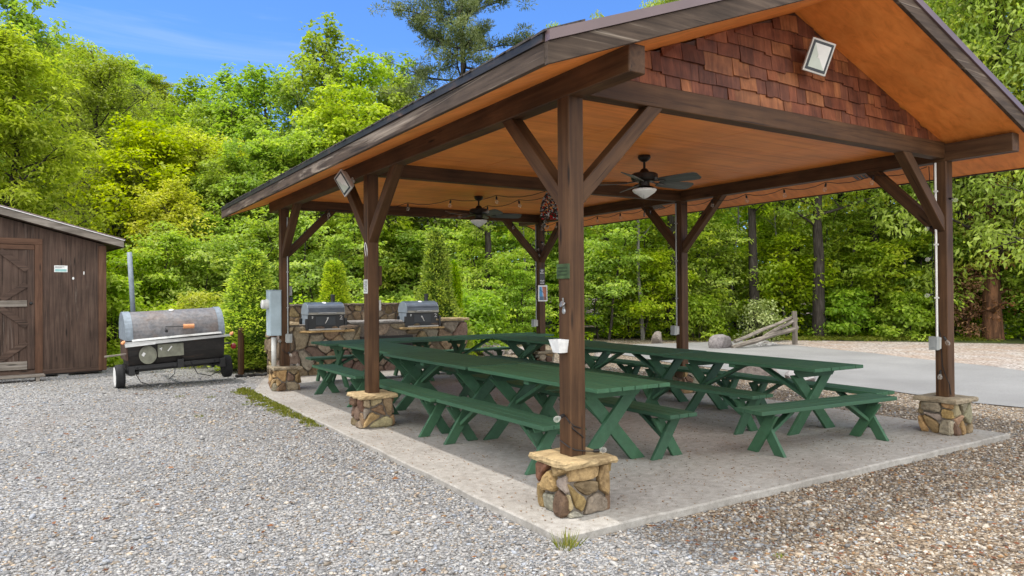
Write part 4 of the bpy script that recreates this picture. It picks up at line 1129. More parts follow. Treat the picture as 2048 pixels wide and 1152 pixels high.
def make_grill():
    """charcoal grill, front towards -Y, base at z=0"""
    t = empty('charcoal_grill', (0,0,0), 'x', 'grill', 'black grills on the stone wall')
    w = .37
    mb = MB(); mb.box(-w,w,-.22,.24,.03,.30); mb.build('firebox', M['black_metal'], t, bevel=.006)
    mb = MB(); prof = [(-.235,.305),(-.235,.35)] + [(.01-.245*math.cos(a), .36+.195*math.sin(a)) for a in [i*math.pi/14 for i in range(1,14)]] + [(.25,.35),(.25,.305)]
    mb.poly([(-w+.006, y, z) for y, z in prof], (2*w-.012,0,0)); lid = mb.build('lid', M['grill_grey'], t, bevel=.003)
    mb = MB(); prof2 = [(-.236+.004,.308)] + [(.01-.238*math.cos(a), .355+.19*math.sin(a)) for a in [i*math.pi/14 for i in range(0,15)]] + [(.246,.308)]
    mb.poly([(-w-.004, y, z) for y, z in prof2], (.009,0,0)); mb.poly([(w-.004, y, z) for y, z in prof2], (.009,0,0)); mb.build('lid_end', M['grill_side'], lid)
    mb = MB(); mb.box(-w+.004,w-.004,-.242,-.236,.308,.352); mb.build('band', plain('champagne_band', (.26,.245,.21), .35, .5) if 'band' not in M else M['band'], lid)
    mb = MB(); mb.tube([(-.17,-.285,.335),(.17,-.285,.335)], .011, 10); mb.bar((-.17,-.243,.335),(-.17,-.29,.335),.02,.02); mb.bar((.17,-.243,.335),(.17,-.29,.335),.02,.02); mb.build('handle', M['steel'], lid)
    mb = MB(); mb.lathe([(.045,0),(.045,.008),(.03,.016)], (0,-.075,.532), (0,-.42,.9), 14); mb.poly([(-.06,-.153,.474),(.07,-.153,.474),(.07,-.137,.494),(-.06,-.137,.494)], (0,-.010,.008)); mb.build('badge', M['white_paint'], lid)
    mb = MB(); mb.tube([(.24,.12,.50),(.24,.12,.68)], .042, 14); mb.lathe([(.05,0),(.05,.02),(.02,.03)], (.24,.12,.68), n=14); mb.build('chimney', M['black_metal'], lid)
    mb = MB(); mb.box(-w-.003,-w+.0,-.19,.22,.06,.298); mb.box(w,w+.003,-.19,.22,.06,.298); mb.build('side_panel', M['grill_side'], t)
    for sx in (-1, 1):
        for y in (-.21, .20):
            mb = MB(); mb.box(sx*(w+.026)-.024, sx*(w+.026)+.024, y-.03, y+.03, 0, .23); mb.build('side_bracket', M['black_metal'], t, bevel=.004)
    mb = MB(); mb.box(-.21,.18,-.229,-.221,.10,.27); mb.build('door', M['dark_grey'], t, bevel=.003)
    mb = MB(); mb.bar((.03,-.238,.245),(-.03,-.238,.135),.014,.012,(0,1,0)); mb.bar((.0,-.238,.235),(.03,-.238,.25),.014,.012,(0,1,0)); mb.build('door_handle', M['white_paint'], t)
    mb = MB(); mb.bar((-.30,-.226,.275),(-.265,-.226,.265),.014,.012,(0,1,0)); mb.bar((-.285,-.226,.265),(-.287,-.226,.23),.02,.012,(0,1,0)); mb.build('latch', M['steel'], t)
    mb = MB(); mb.tube([(.27,-.228,.265),(.285,-.228,.285),(.31,-.228,.28),(.315,-.228,.258),(.295,-.228,.235),(.285,-.228,.222)], .006, 6); mb.box(.268,.325,-.234,-.222,.205,.216); mb.build('vent_hook', M['white_paint'], t)
    mb = MB(); mb.box(-w+.01,w-.01,-.245,-.05,.0,.028); mb.build('ash_tray', M['alu'], t, bevel=.003)
    mb = MB(); mb.box(-.09,.10,-.262,-.246,.005,.02); mb.build('tray_handle', M['steel'], t)
    return t
M['band'] = plain('champagne_band', (.26,.245,.21), .35, .5)
g = make_grill(); g.location = (1.31, Y0+.16, .888); g['label'] = 'black charcoal grill on the stone wall, between the far left and second posts'
g2 = copy_tree(g); g2.location = (3.42, Y0+.16, .888); g2['label'] = 'black charcoal grill on the stone wall, right of the second post'
for ch in g2.children:
    if ch.name.startswith('door_handle'): ch.rotation_euler = (0, R(-55), 0); ch.location = (.15, 0, .07)
# ------------------------------------------------------------------ placing by bearing from the camera
def horizon(u): return 594.0 - 0.00737*u
def at(u, depth):
    """ground point at forward distance depth on the bearing of photo column u"""
    p = Vector((CAM.x, CAM.y, 0)) + Vector((fw.x, fw.y, 0)).normalized()*depth + rt*((u-1024)/FPX*depth)
    return Vector((p.x, p.y, float(gz(p.x, p.y))))
def gpt(u, v, z=-0.06):
    d = fw + rt2*((u-1024)/FPX) + up2*((576-v)/FPX); t = (z-CAM.z)/d.z; return CAM + d*t

# ------------------------------------------------------------------ shed
SH = empty('shed', (-2.40, 13.0, 0), 'brown board shed with a plank door and low metal roof', 'shed', rz=R(7))
D = 3.0; HW = 1.98; SL = .268
def rz_(x): return 2.665 - SL*(x if x > -HW else -2*HW - x)     # underside of roof over the wall
mb = MB()
xs_ = [0.0]
edges = [-.02,-.345,-.66,-.985,-1.30,-1.62,-1.94,-2.26,-2.58,-2.9,-3.22,-3.54,-3.94]
for a, b in zip(edges[1:], edges[:-1]):
    mb.poly([(a+.003,0,.14),(b-.003,0,.14),(b-.003,0,rz_(b)),(a+.003,0,rz_(a))] if not (a < -HW < b) else [(a+.003,0,.14),(b-.003,0,.14),(b-.003,0,rz_(b)),(-HW,0,rz_(-HW)),(a+.003,0,rz_(a))], (0,.03,0))
mb.poly([(0,.006,.14),(-3.96,.006,.14),(-3.96,.006,rz_(-3.96)),(-HW,.006,rz_(-HW)),(0,.006,rz_(0))], (0,.04,0))
mb.box(-.04,0,.05,D,.14,2.66); mb.box(-3.96,-3.92,.05,D,.14,2.64); mb.box(-3.92,-.04,D-.04,D,.14,2.6)
mb.build('wall', M['shed_z'], SH)
mb = MB()
mb.box(-.125,.022,-.024,-.001,.06,2.64); mb.box(.001,.024,.0,.12,.06,2.64); mb.build('corner_trim', M['shedtrim_z'], SH, bevel=.003)
mb = MB(); mb.box(-1.235,-1.105,-.030,-.001,.08,2.625); mb.build('door_jamb', M['shedtrim_z'], SH, bevel=.003)
mb = MB(); mb.box(-3.2,-1.105,-.030,-.001,2.627,2.745); mb.build('door_header', M['shedtrim_x'], SH, bevel=.003)
mb = MB(); mb.box(-3.94,.0,-.02,.02,.055,.139); mb.build('sill_beam', M['shed_x'], SH, bevel=.003)
mb = MB()
for x in (-.75,-2.1,-3.4): mb.box(x-.09,x+.09,.02,.22,-.06,.02); mb.box(x-.16,x+.16,-.02,.3,-.08,-.03)
for y in (1.0, 2.6):
    for x in (-.75,-2.1,-3.4): mb.box(x-.1,x+.1,y-.1,y+.1,-.08,.02)
mb.build('footing_block', M['stone_slab'], SH)
mb = MB(); mb.box(-3.9,-.05,.03,D-.05,.022,.13); mb.build('floor', M['soot'], SH)
# door
mb = MB(); x = -1.24
for i in range(5):
    mb.box(x-.26,x-.004,-.012,-.002,.16,2.60); x -= .262
dr = mb.build('door', M['shed_z'], SH)
mb = MB(); mb.box(-1.36,-1.24,-.036,-.0125,.17,2.52); mb.build('door_stile', M['shed_z'], dr, bevel=.003)
for bx in ((-2.56,-1.24,-.037,-.0125,2.525,2.615),(-2.56,-1.365,-.046,-.0125,1.40,1.525),(-2.56,-1.365,-.046,-.0125,.17,.33)):
    mb = MB(); mb.box(*bx); mb.build('door_rail', M['grey_wood_x'] if bx[5] < 2 else M['shedtrim_x'], dr, bevel=.003)
for p0, p1 in (((-1.80,2.50),(-1.36,2.12)),((-1.78,1.545),(-1.37,1.84)),((-1.80,1.38),(-1.365,1.02)),((-1.84,.345),(-1.375,.70))):
    mb = MB(); mb.bar((p0[0],-.026,p0[1]),(p1[0],-.026,p1[1]),.11,.026,(0,1,0)); mb.build('door_brace', M['shed_x'], dr)
mb = MB(); mb.lathe([(.028,0),(.03,.006),(.012,.012),(.012,.035),(.024,.045),(.02,.06),(0,.064)], (-1.30,-.037,1.465), (0,-1,0), 14); mb.build('handle', M['black_metal'], dr, smooth=True)
# roof
mb = MB()
zt = lambda x: rz_(x)+.005
for xa, xb in ((-HW, .33), (-HW, -2*HW-.33)):
    za, zb = 2.665+.005+SL*HW, 2.665+.005-SL*.33
    mb.poly([(xa,-.30,za+.17),(xb,-.30,zb+.17),(xb,D+.3,zb+.17),(xa,D+.3,za+.17)], (0,0,.03))
mb.build('roof', M['trim_metal'], SH)
mb = MB()
for xa, xb in ((-HW, .30), (-HW, -2*HW-.30)):
    za, zb = 2.67+SL*HW, 2.67-SL*.30
    mb.poly([(xa,-.262,za+.018),(xb,-.262,zb+.018),(xb,-.262,zb+.155),(xa,-.262,za+.155)], (0,-.028,0))
mb.build('rake_board', M['grey_wood_x'], SH, bevel=.003)
mb = MB()
for xa, xb in ((-HW, .31), (-HW, -2*HW-.31)):
    za, zb = 2.67+SL*HW, 2.67-SL*.31
    mb.poly([(xa,-.285,za+.160),(xb,-.285,zb+.160),(xb,-.285,zb+.172),(xa,-.285,za+.172)], (0,-.03,0))
mb.build('drip_edge', M['white_paint'], SH)
mb = MB()
for xa, xb in ((-HW, .30), (-HW, -2*HW-.30)):
    za, zb = 2.67+SL*HW, 2.67-SL*.30
    mb.poly([(xa,-.26,za+.02),(xb,-.26,zb+.02),(xb,D+.26,zb+.02),(xa,D+.26,za+.02)], (0,0,.012))
mb.box(.28,.31,-.26,D+.26,2.60,2.74)
mb.build('soffit', M['shed_y'], SH)
# things on and by the shed
def sh(x, y, z): return Matrix.Rotation(R(7), 4, 'Z') @ Vector((x, y, z)) + Vector((-2.40, 13.0, 0))
t = empty('shed_notice', sh(-.79,-.004,2.155), 'small white and teal notice on the shed wall right of the door', 'sign', rz=R(7))
mb = MB(); mb.box(-.115,.115,-.008,0,-.066,.066); mb.build('card', M['white_paint'], t)
mb = MB(); mb.box(-.10,.10,-.0095,-.0082,-.055,-.005); mb.build('picture_band', plain('teal_band', (.25,.45,.44), .5), t)
mb = MB(); mb.box(-.10,.06,-.0095,-.0082,.035,.045); mb.box(-.10,.02,-.0095,-.0082,.018,.025); mb.build('lettering', M['dark_grey'], t)
for nm, x, z, s, lb in (('paper_scrap', -.575, 1.965, (.018,.028), 'round white paper scrap stapled to the shed wall'), ('paper_scrap', -.385, 2.075, (.010,.038), 'thin white paper strip stapled to the shed wall')):
    t = empty(nm, sh(x,-.004,z), lb, 'paper', rz=R(7))
    mb = MB(); mb.lathe([(1,0),(1,.004)], (0,0,0), (0,-1,0), 10); o = mb.build('sheet', M['white_paint'], t); o.scale = (s[0], 1, s[1])
t = empty('wooden_step', sh(-1.72,-.62,0), 'low grey plank step on the gravel before the shed door', 'step', rz=R(5))
mb = MB()
for i in range(3): mb.box(-.62,.58,-.17+i*.115,-.065+i*.115,.075,.112)
mb.build('tread', M['grey_wood_x'], t, bevel=.004)
mb = MB()
for x in (-.5,.46): mb.box(x-.03,x+.03,-.15,.16,-.05,.074)
mb.build('leg', M['grey_wood_x'], t)

# ------------------------------------------------------------------ smoker trailer
TR = empty('smoker_trailer', (-1.42, 10.13, -.03), 'rusty barrel smoker on a two wheeled trailer with a tall stovepipe', 'smoker trailer', rz=R(3.5))
TR.scale = (.88, .92, 1.0); TR.rotation_euler = (0, R(-2.3), R(3.5)); TR.location.z = .01
arc = lambda r, a0, a1, n, cy, cz: [(cy + r*math.cos(a0+(a1-a0)*i/n), cz + r*math.sin(a0+(a1-a0)*i/n)) for i in range(n+1)]
lidp = arc(.425, R(186), R(-4), 20, .03, .905)
lidp = [(y, z) for y, z in lidp]
mb = MB(); mb.poly([(-.90, y, z) for y, z in lidp], (1.80,0,0)); lid = mb.build('lid', M['tank'], TR)
for x0, x1 in ((-.935,-.80),(.80,.92)):
    mb = MB(); p = arc(.437, R(188), R(-6), 20, .03, .905); mb.poly([(x0, y, z) for y, z in p], (x1-x0,0,0)); mb.build('end_band', M['galv'], lid)
body = [(-.40,.84),(-.41,.79),(-.375,.58),(-.30,.41),(.30,.41),(.40,.60),(.43,.84)]
mb = MB(); mb.poly([(-.90, y, z) for y, z in body], (1.80,0,0)); mb.build('firebox', M['soot'], TR, bevel=.004)
mb = MB(); mb.box(-.93,-.905,-.38,.40,.5,.86); mb.build('end_plate', M['shed_z'], TR)
mb = MB(); mb.poly([(-.83,-.402,.865),(.84,-.404,.895),(.84,-.43,.868),(-.83,-.425,.835)], (0,-.01,-.006)); mb.build('lid_lip', M['steel'], lid)
mb = MB(); mb.poly([(-.98,-.42,.825),(1.0,-.40,.835),(1.0,-.53,.825),(-.98,-.56,.805)], (0,0,-.006))
mb.poly([(-.98,-.56,.805),(-.42,-.553,.807),(-.44,-.570,.765),(-.97,-.575,.745)], (0,.006,0)); mb.poly([(-.42,-.551,.807),(1.0,-.53,.825),(.98,-.532,.800),(-.43,-.556,.770)], (0,.006,0)); mb.build('shelf', M['steel'], TR, fix=True)
for x, y, z in ((-1.0,-.52,.82),(1.02,-.50,.84)):
    mb = MB(); rg = random.Random(int(x*10)); mb.blob((x,y,z), .042, 1, .25, (1.1,.8,.75), rg); mb.blob((x+.02,y-.02,z+.015), .028, 1, .25, (1,1,1), rg); mb.build('rope_knot', M['orange_wood'], TR)
mb = MB(); mb.tube([(-.20,-.40,.97),(-.22,-.43,1.05),(.12,-.49,1.035)], .009, 8); mb.lathe([(.03,0),(.02,.02),(0,.03)], (-.20,-.385,.97), (0,-1,0), 10); hd = mb.build('handle_rod', M['black_metal'], lid)
mb = MB(); mb.tube([(.10,-.49,1.036),(.30,-.495,1.03)], .04, 12); mb.build('handle_grip', M['orange_wood'], lid)
mb = MB(); mb.lathe([(.05,0),(.05,.012),(.03,.02)], (-.03,-.06,1.322), (0,-.2,1), 14); mb.build('thermometer', M['white_paint'], lid)
mb = MB(); mb.tube([(-.68,.30,1.20),(-.685,.30,1.75),(-.695,.30,2.40)], .048, 16); mb.build('stovepipe', M['galv'], TR, smooth=True)
mb = MB(); mb.tube([(-.68,.30,1.20),(-.682,.30,1.30)], .056, 16); mb.build('pipe_collar', M['black_metal'], TR)
mb = MB(); mb.lathe([(.16,0),(.16,.02),(.13,.026),(.13,.022),(.02,.022)], (-.56,-.415,.58), (0,-1,.05), 28); mb.build('draft_disc', M['beige_box'], TR)
mb = MB(); mb.bar((-.66,-.446,.57),(-.62,-.446,.62),.05,.003,(0,1,0)); mb.build('sticker', M['white_paint'], TR)
mb = MB(); mb.box(-.38,.10,-.435,-.30,.52,.745); mb.build('battery_box', M['beige_box'], TR, bevel=.004)
mb = MB(); mb.bar((-.20,-.439,.62),(-.12,-.439,.70),.022,.004,(0,1,0)); mb.bar((-.345,-.439,.665),(-.30,-.439,.685),.02,.004,(0,1,0)); mb.bar((-.315,-.439,.68),(-.318,-.439,.64),.016,.004,(0,1,0)); mb.build('tape_mark', M['white_paint'], TR)
mb = MB(); mb.box(-.92,.92,-.35,-.31,.33,.405); mb.box(-.92,.92,.31,.35,.33,.405); mb.bar((-1.0,0,.30),(1.0,0,.30),.07,.07); mb.box(-.02,.10,-.40,-.32,.30,.46)
for x in (-.72,.72): mb.bar((x,-.45,.36),(x,.5,.36),.05,.03); mb.tube([(x-.03,-.1,.27),(x+.03,-.1,.27)],.05,10)
mb.bar((-1.15,-.30,.60),(-.88,-.25,.62),.05,.022); mb.bar((.90,-.25,.66),(1.05,-.28,.66),.07,.03)
mb.bar((0,.3,.36),(0,2.0,.36),.08,.08); mb.box(-.86,.86,-.30,.30,.34,.405); mb.box(-.9,-.80,-.40,.40,.24,.40); mb.box(.80,.9,-.40,.40,.24,.40)
mb.build('frame', M['black_metal'], TR, bevel=.004)
mb = MB(); mb.bar((-1.30,-.34,.605),(-.80,-.30,.62),.09,.022); mb.build('fender_board', M['grey_wood_x'], TR)
for sx in (-1, 1):
    mb = MB(); x = sx*1.02
    mb.lathe([(.10,-.07),(.17,-.085),(.20,-.075),(.21,-.04),(.212,.04),(.20,.075),(.17,.085),(.10,.07)], (x,0,.21), (1,0,0), 30); wh = mb.build('wheel', M['rubber'], TR)
    mb = MB(); mb.lathe([(.12,0),(.12,.012),(.09,.0),(.03,.02),(0,.022)], (x+sx*.068,0,.21), (sx,0,0), 20); mb.build('rim', M['white_paint'], wh)
    mb = MB(); mb.poly([(x+sx*.086, .17*math.cos(a), .21+.17*math.sin(a)) for a in [i*math.pi/12 for i in range(24)]], (sx*.003,0,0))
    if sx < 0: mb.build('whitewall', M['white_paint'], wh)
mb = MB(); mb.lathe([(.055,0),(.055,.03),(.04,.05),(0,.055)], (1.10,-.30,.60), (0,-1,0), 14); mb.build('tail_light', M['red_lens'], TR)
mb = MB()
for pts in ([(.22,-.35,.42),(.35,-.38,.16),(.60,-.38,.10),(.85,-.36,.2),(.92,-.33,.34)], [(.25,-.3,.40),(.5,-.33,.30),(.75,-.33,.28),(.9,-.3,.36)], [(-.8,-.3,.3),(-.7,-.36,.12),(-.5,-.38,.02)], [(-.05,-.34,.40),(-.08,-.36,.2),(-.2,-.36,.1)]): 
    mb = MB(); mb.tube(pts, .008, 5); mb.build('wiring', M['cable'], TR)

# bollard, edging
t = empty('wooden_bollard', (-.09, 11.05, -.03), 'round brown wooden bollard standing right of the smoker trailer', 'bollard')
mb = MB(); mb.lathe([(.062,-.1),(.064,.5),(.060,.92),(.05,.955),(.02,.97)], n=14); mb.build('post', M['post_z'], t, smooth=False)
t = empty('landscape_edging', (.05, 10.55, -.02), 'crumpled black edging strip lying on the gravel beside the grill wall', 'edging')
mb = MB(); rg = random.Random(3); pts = [(-.35+i*.075+0, rg.uniform(-.05,.05), .03+rg.uniform(-.015,.02)) for i in range(9)]; mb.tube(pts, [.02+rg.uniform(0,.02) for _ in pts], 6); mb.build('strip', M['cable'], t)

# boulders
def boulder(u, v, r, sq, col, label, seed, group=None, z=-.06, n=3):
    p = gpt(u, v, z); rg = random.Random(seed)
    bm = bmesh.new(); bmesh.ops.create_icosphere(bm, subdivisions=3, radius=1.0)
    planes = [(Vector((rg.gauss(0,1), rg.gauss(0,1), rg.gauss(0,1))).normalized(), rg.uniform(.55,.9)) for _ in range(11)]
    for vv in bm.verts:
        c = vv.co.copy()
        for nn, dd in planes:
            k = c.dot(nn)
            if k > dd: c -= nn*(k-dd)*0.92
        c += Vector((rg.uniform(-1,1), rg.uniform(-1,1), rg.uniform(-1,1)))*.022
        vv.co = Vector((c.x*sq[0], c.y*sq[1], c.z*sq[2]))*r
    me = bpy.data.meshes.new('boulder'); bm.to_mesh(me)
    a = me.attributes.new('col', 'FLOAT_COLOR', 'FACE'); a.data.foreach_set('color', np.array([(*col,1)]*len(me.polygons), np.float32).ravel()); bm.free()
    me.materials.append(M['stone'])
    o = bpy.data.objects.new('boulder', me); COL.objects.link(o); o.location = (p.x, p.y, p.z + r*sq[2]*.45); o.rotation_euler = (0,0,rg.uniform(0,6))
    return tag(o, label, 'boulder', group)
G = 'grey boulders along the road'
boulder(1440, 699, .42, (1.0,.8,.75), (.19,.175,.18), 'grey boulder at the low end of the split rail fence', 1, G)
boulder(1316, 690, .30, (.9,.7,1.0), (.20,.175,.16), 'pointed grey boulder seen just left of the right middle post', 2, G)
boulder(1520, 758, .42, (1.3,.9,.62), (.25,.22,.21), 'long grey brown boulder beside the road under the right row of tables', 3, G)
boulder(1600, 765, .30, (1.3,.8,.6), (.30,.29,.30), 'pale grey boulder beside the road, seen under the right table edge', 4, G)
boulder(975, 712, .50, (1.3,.9,.62), (.27,.24,.24), 'big grey boulder behind the back row of tables', 5, G)
boulder(1040, 712, .36, (1.5,.9,.5), (.28,.25,.24), 'flat grey boulder behind the back row, beside the far right post', 6, G)
boulder(1205, 722, .36, (1.2,.8,.6), (.27,.25,.24), 'grey boulder just behind the front corner post line by the road', 7, G)
boulder(1385, 760, .28, (1.2,.8,.6), (.27,.23,.2), 'low grey boulder next to the right middle post', 8, G)

# split rail fence, broken
P = gpt(1590, 690, -.03); FN = empty('rail_fence', P, 'broken grey split rail fence with one post and fallen rails', 'fence')
rg = random.Random(12)
mb = MB(); mb.tube([(0,0,-.1),(.005,0,.5),(0,.01,1.02)], [.085,.08,.075], 7); mb.build('post', M['grey_wood_z'], FN)
def rail(a, b, r):
    mb = MB(); a = Vector(a); b = Vector(b); k = 6
    mb.tube([a.lerp(b, i/k) + Vector((rg.uniform(-.02,.02), rg.uniform(-.02,.02), rg.uniform(-.015,.015))) for i in range(k+1)], [r*rg.uniform(.85,1.1) for i in range(k+1)], 6); mb.build('rail', M['grey_wood_x'], FN)
e1 = gpt(1466, 697, -.02)-P; e2 = gpt(1505, 690, .02)-P; e3 = gpt(1470, 683, .2)-P
rail((.12,0,.52), (e1.x, e1.y, .04), .075); rail((.1,0,.80), (e2.x, e2.y, .10), .06); rail((.1,.1,.84), (e3.x, e3.y, .24), .05)
rub = MB()
for i in range(14): rub.blob((gpt(1530+rg.uniform(-22,22), 688+rg.uniform(-4,4), 0)-gpt(1530,688,0)).to_tuple(), rg.uniform(.05,.12), 1, .3, (1.2,1,.6), rg)
o = rub.build('rubble_pile', M['stone_slab'], None, loc=gpt(1530, 688, 0)); tag(o, 'heap of broken grey stones under the split rail fence', 'rubble', kind='stuff')
# ------------------------------------------------------------------ vegetation
def leaf_mesh(name, C, rad, per, L, Wd, rng, parent, mat, up=0.9, out=0.4, droop=0.15, flat=1.0, tintc=None, needle=False, center=None):
    """C (n,3) cluster centres, rad (n,) radii -> one mesh of small folded leaves"""
    n = len(C); N = n*per
    c = np.repeat(C, per, 0); r = np.repeat(rad, per)
    d = rng.normal(0, 1, (N, 3)); d /= np.linalg.norm(d, axis=1)[:, None]
    rr = rng.random(N)**0.45
    off = d*(rr*r)[:, None]; off[:, 2] *= flat
    p = c + off
    cen = center if center is not None else C.mean(0)
    o = p - cen; o /= (np.linalg.norm(o, axis=1)[:, None] + 1e-6)
    nr = rng.normal(0, 0.55, (N, 3)) + np.array([0, 0, up]) + o*out
    if needle: nr = rng.normal(0, 1, (N, 3))
    nr /= np.linalg.norm(nr, axis=1)[:, None]
    t = rng.normal(0, 1, (N, 3)) + d*0.9
    if needle: t = d + rng.normal(0, .25, (N, 3)) + np.array([0, 0, .25])
    t -= nr*np.sum(t*nr, 1)[:, None]; t /= np.linalg.norm(t, axis=1)[:, None]
    t[:, 2] -= droop; t /= np.linalg.norm(t, axis=1)[:, None]
    s = np.cross(nr, t); s /= np.linalg.norm(s, axis=1)[:, None]
    l = (L*rng.uniform(.6, 1.3, N))[:, None]; w = (Wd*rng.uniform(.6, 1.3, N))[:, None]
    fold = nr*(w*0.22)
    V = np.stack([p, p + t*l*.45 + s*w*.5 + fold, p + t*l - nr*l*.12, p + t*l*.45 - s*w*.5 + fold], 1)
    F = np.arange(N*4).reshape(N, 4)
    tc = rng.uniform(.12, .88, n) if tintc is None else tintc
    tint = np.clip(np.repeat(tc, per) + rng.normal(0, .18, N), 0, 1)
    return np_mesh(name, V.reshape(-1, 3), F, mat, parent, tint=tint)

def tree(name, label, cat, mat, barkm, H, Rr, base, nl, ntw, per, L, Wd, seed, shape='round', rise=0.5, crad=.45, flat=.7, trunk_r=.14, up=.9, droop=.15, lean=.0, stems=1, wob=.25, inner=0.25):
    rng = np.random.default_rng(seed); rg = random.Random(seed)
    t = empty(name, (0,0,0), label, cat)
    tb = MB(); C = []; Rd = []
    for st in range(stems):
        ang = rg.uniform(0, 6.28); ox = (0.0 if stems == 1 else .35*math.cos(ang)); oy = (0.0 if stems == 1 else .35*math.sin(ang))
        hs = H*(1 if st == 0 else rg.uniform(.6, .95))
        k = 8; tp = [Vector((ox + (i/k)*lean*H + (rg.uniform(-wob, wob)*i/k if i else 0) + ox*2.2*(i/k), oy + rg.uniform(-wob, wob)*i/k + oy*2.2*(i/k), hs*.95*i/k)) for i in range(k+1)]
        r0 = trunk_r*(1 if st == 0 else .7)
        tb.tube([tp[0]-Vector((0,0,.25))]+tp, [r0*1.35]+[r0*(1.1-.95*(i/k)) if i else r0*1.2 for i in range(k+1)], 7)
        def along(f):
            f = min(max(f, 0), 1)*k; i = min(int(f), k-1); return tp[i].lerp(tp[i+1], f-i)
        m = max(3, nl//stems)
        for i in range(m):
            f = base + (1-base)*((i+.5)/m)**.85*.98
            q = (f-base)/(1-base)
            if shape == 'round': pr = math.sqrt(max(.05, 1-(2*q-.85)**2*.85))
            elif shape == 'tall': pr = .45+.55*math.sin(math.pi*min(1, q*.85+.15))
            elif shape == 'cone': pr = 1.02-q*.93
            elif shape == 'vase': pr = .45+.6*q if q < .75 else 1.0-(q-.75)*2.2
            elif shape == 'skirt': pr = 1.0-.55*q**1.5
            ln = Rr*pr*rg.uniform(.7, 1.12); az = i*2.399+seed+rg.uniform(-.5,.5)
            p0 = along(f*.93); d = Vector((math.cos(az), math.sin(az), rise*rg.uniform(.5,1.4)+q*.35)).normalized()
            pts = [p0]; cur = p0.copy(); dd = d.copy()
            for sgm in range(4):
                dd = (dd + Vector((rg.uniform(-.22,.22), rg.uniform(-.22,.22), rg.uniform(-.12,.20)-droop*.35*sgm*.4))).normalized()
                cur = cur + dd*ln/4; pts.append(cur.copy())
            lr = max(.012, r0*(1-f*.75)*.42)
            tb.tube(pts, [lr, lr*.75, lr*.55, lr*.35, lr*.15], 5, cap=False)
            for j in range(ntw):
                a = rg.uniform(.3, 1.0) if rg.random() > inner else rg.uniform(.1,.5); ii = min(int(a*4), 3); b0 = pts[ii].lerp(pts[ii+1], a*4-ii)
                dv = Vector((rg.gauss(0,1), rg.gauss(0,1), rg.gauss(.1,.55))).normalized(); tl = ln*rg.uniform(.18,.42)*(1.1-.4*a)
                b1 = b0 + dv*tl
                if b1.z < .1: b1.z = .1 + rg.uniform(0,.4)
                tb.tube([b0, b0.lerp(b1,.5)+Vector((0,0,.04)), b1], [lr*.35, lr*.22, lr*.1+.002], 4, cap=False)
                C.append(b1[:]); Rd.append(crad*rg.uniform(.65,1.25))
            C.append(pts[-1][:]); Rd.append(crad*rg.uniform(.7,1.2))
        for j in range(5): C.append((tp[-1]+Vector((rg.gauss(0,.25),rg.gauss(0,.25),rg.uniform(-.5,.25))))[:]); Rd.append(crad*.9)
    tb.build('trunk', barkm, t, smooth=True, fix=False)
    C = np.array(C); Rd = np.array(Rd)
    leaf_mesh('crown', C, Rd, per, L, Wd, rng, t, mat, up=up, droop=droop, flat=flat)
    t['h'] = H
    return t

PROTO = {}
def proto(k, *a, **kw):
    PROTO[k] = [tree(*a, **kw), False]
proto('maple1', 'maple_tree', '', 'tree', LM['maple'], M['bark'], 10.0, 3.0, .12, 30, 11, 44, .165, .11, 1, 'round', .6, .42, .6)
proto('maple2', 'maple_tree', '', 'tree', LM['maple'], M['bark'], 9.0, 3.2, .10, 32, 11, 42, .165, .11, 2, 'skirt', .5, .42, .6)
proto('yellow1', 'oak_tree', '', 'tree', LM['yellow'], M['bark'], 9.0, 3.1, .12, 30, 11, 38, .155, .10, 3, 'round', .6, .40, .6)
proto('yellow2', 'oak_tree', '', 'tree', LM['yellow'], M['bark'], 8.0, 3.2, .08, 30, 11, 36, .155, .10, 4, 'skirt', .6, .40, .6)
proto('poplar1', 'poplar_tree', '', 'tree', LM['poplar'], M['bark'], 12.0, 2.9, .22, 28, 8, 26, .175, .125, 5, 'tall', 1.1, .31, .85, droop=.05)
proto('poplar2', 'poplar_tree', '', 'tree', LM['poplar'], M['bark'], 11.0, 2.8, .2, 26, 8, 26, .175, .125, 6, 'vase', 1.3, .31, .85, droop=.05)
proto('olive', 'olive_green_tree', '', 'tree', LM['olive'], M['bark'], 11.0, 3.9, .15, 32, 11, 52, .135, .075, 7, 'round', .45, .55, .6, trunk_r=.2)
proto('under1', 'understory_tree', '', 'tree', LM['under'], M['bark'], 6.0, 2.3, .14, 28, 11, 23, .16, .10, 8, 'round', .22, .46, .30, .06, up=1.2, droop=.25, stems=2)
proto('under2', 'understory_tree', '', 'tree', LM['under'], M['bark'], 6.5, 2.5, .10, 28, 11, 24, .165, .105, 9, 'round', .22, .48, .30, .06, up=1.2, droop=.3, stems=3)
proto('under3', 'understory_tree', '', 'tree', LM['under'], M['bark'], 5.0, 2.2, .05, 26, 11, 26, .15, .095, 10, 'skirt', .3, .44, .35, .05, up=1.2, droop=.2, stems=3)
proto('bigleaf', 'big_leaf_tree', '', 'tree', LM['bigleaf'], M['bark'], 11.0, 3.3, .08, 34, 11, 46, .21, .075, 11, 'skirt', .4, .48, .5, .16, up=1.0, droop=.2)
proto('hickory', 'hickory_tree', '', 'tree', LM['hickory'], M['bark'], 14.0, 4.2, .12, 38, 11, 56, .20, .085, 12, 'round', .4, .62, .7, .2, up=.5, droop=.9)
proto('tall1', 'forest_tree', '', 'tree', LM['maple'], M['bark'], 15.0, 3.2, .42, 22, 9, 30, .18, .115, 13, 'tall', .4, .52, .4, .24, droop=.2)
proto('tall2', 'forest_tree', '', 'tree', LM['under'], M['bark'], 15.0, 3.2, .36, 22, 9, 30, .18, .115, 14, 'round', .3, .52, .4, .27, droop=.3)
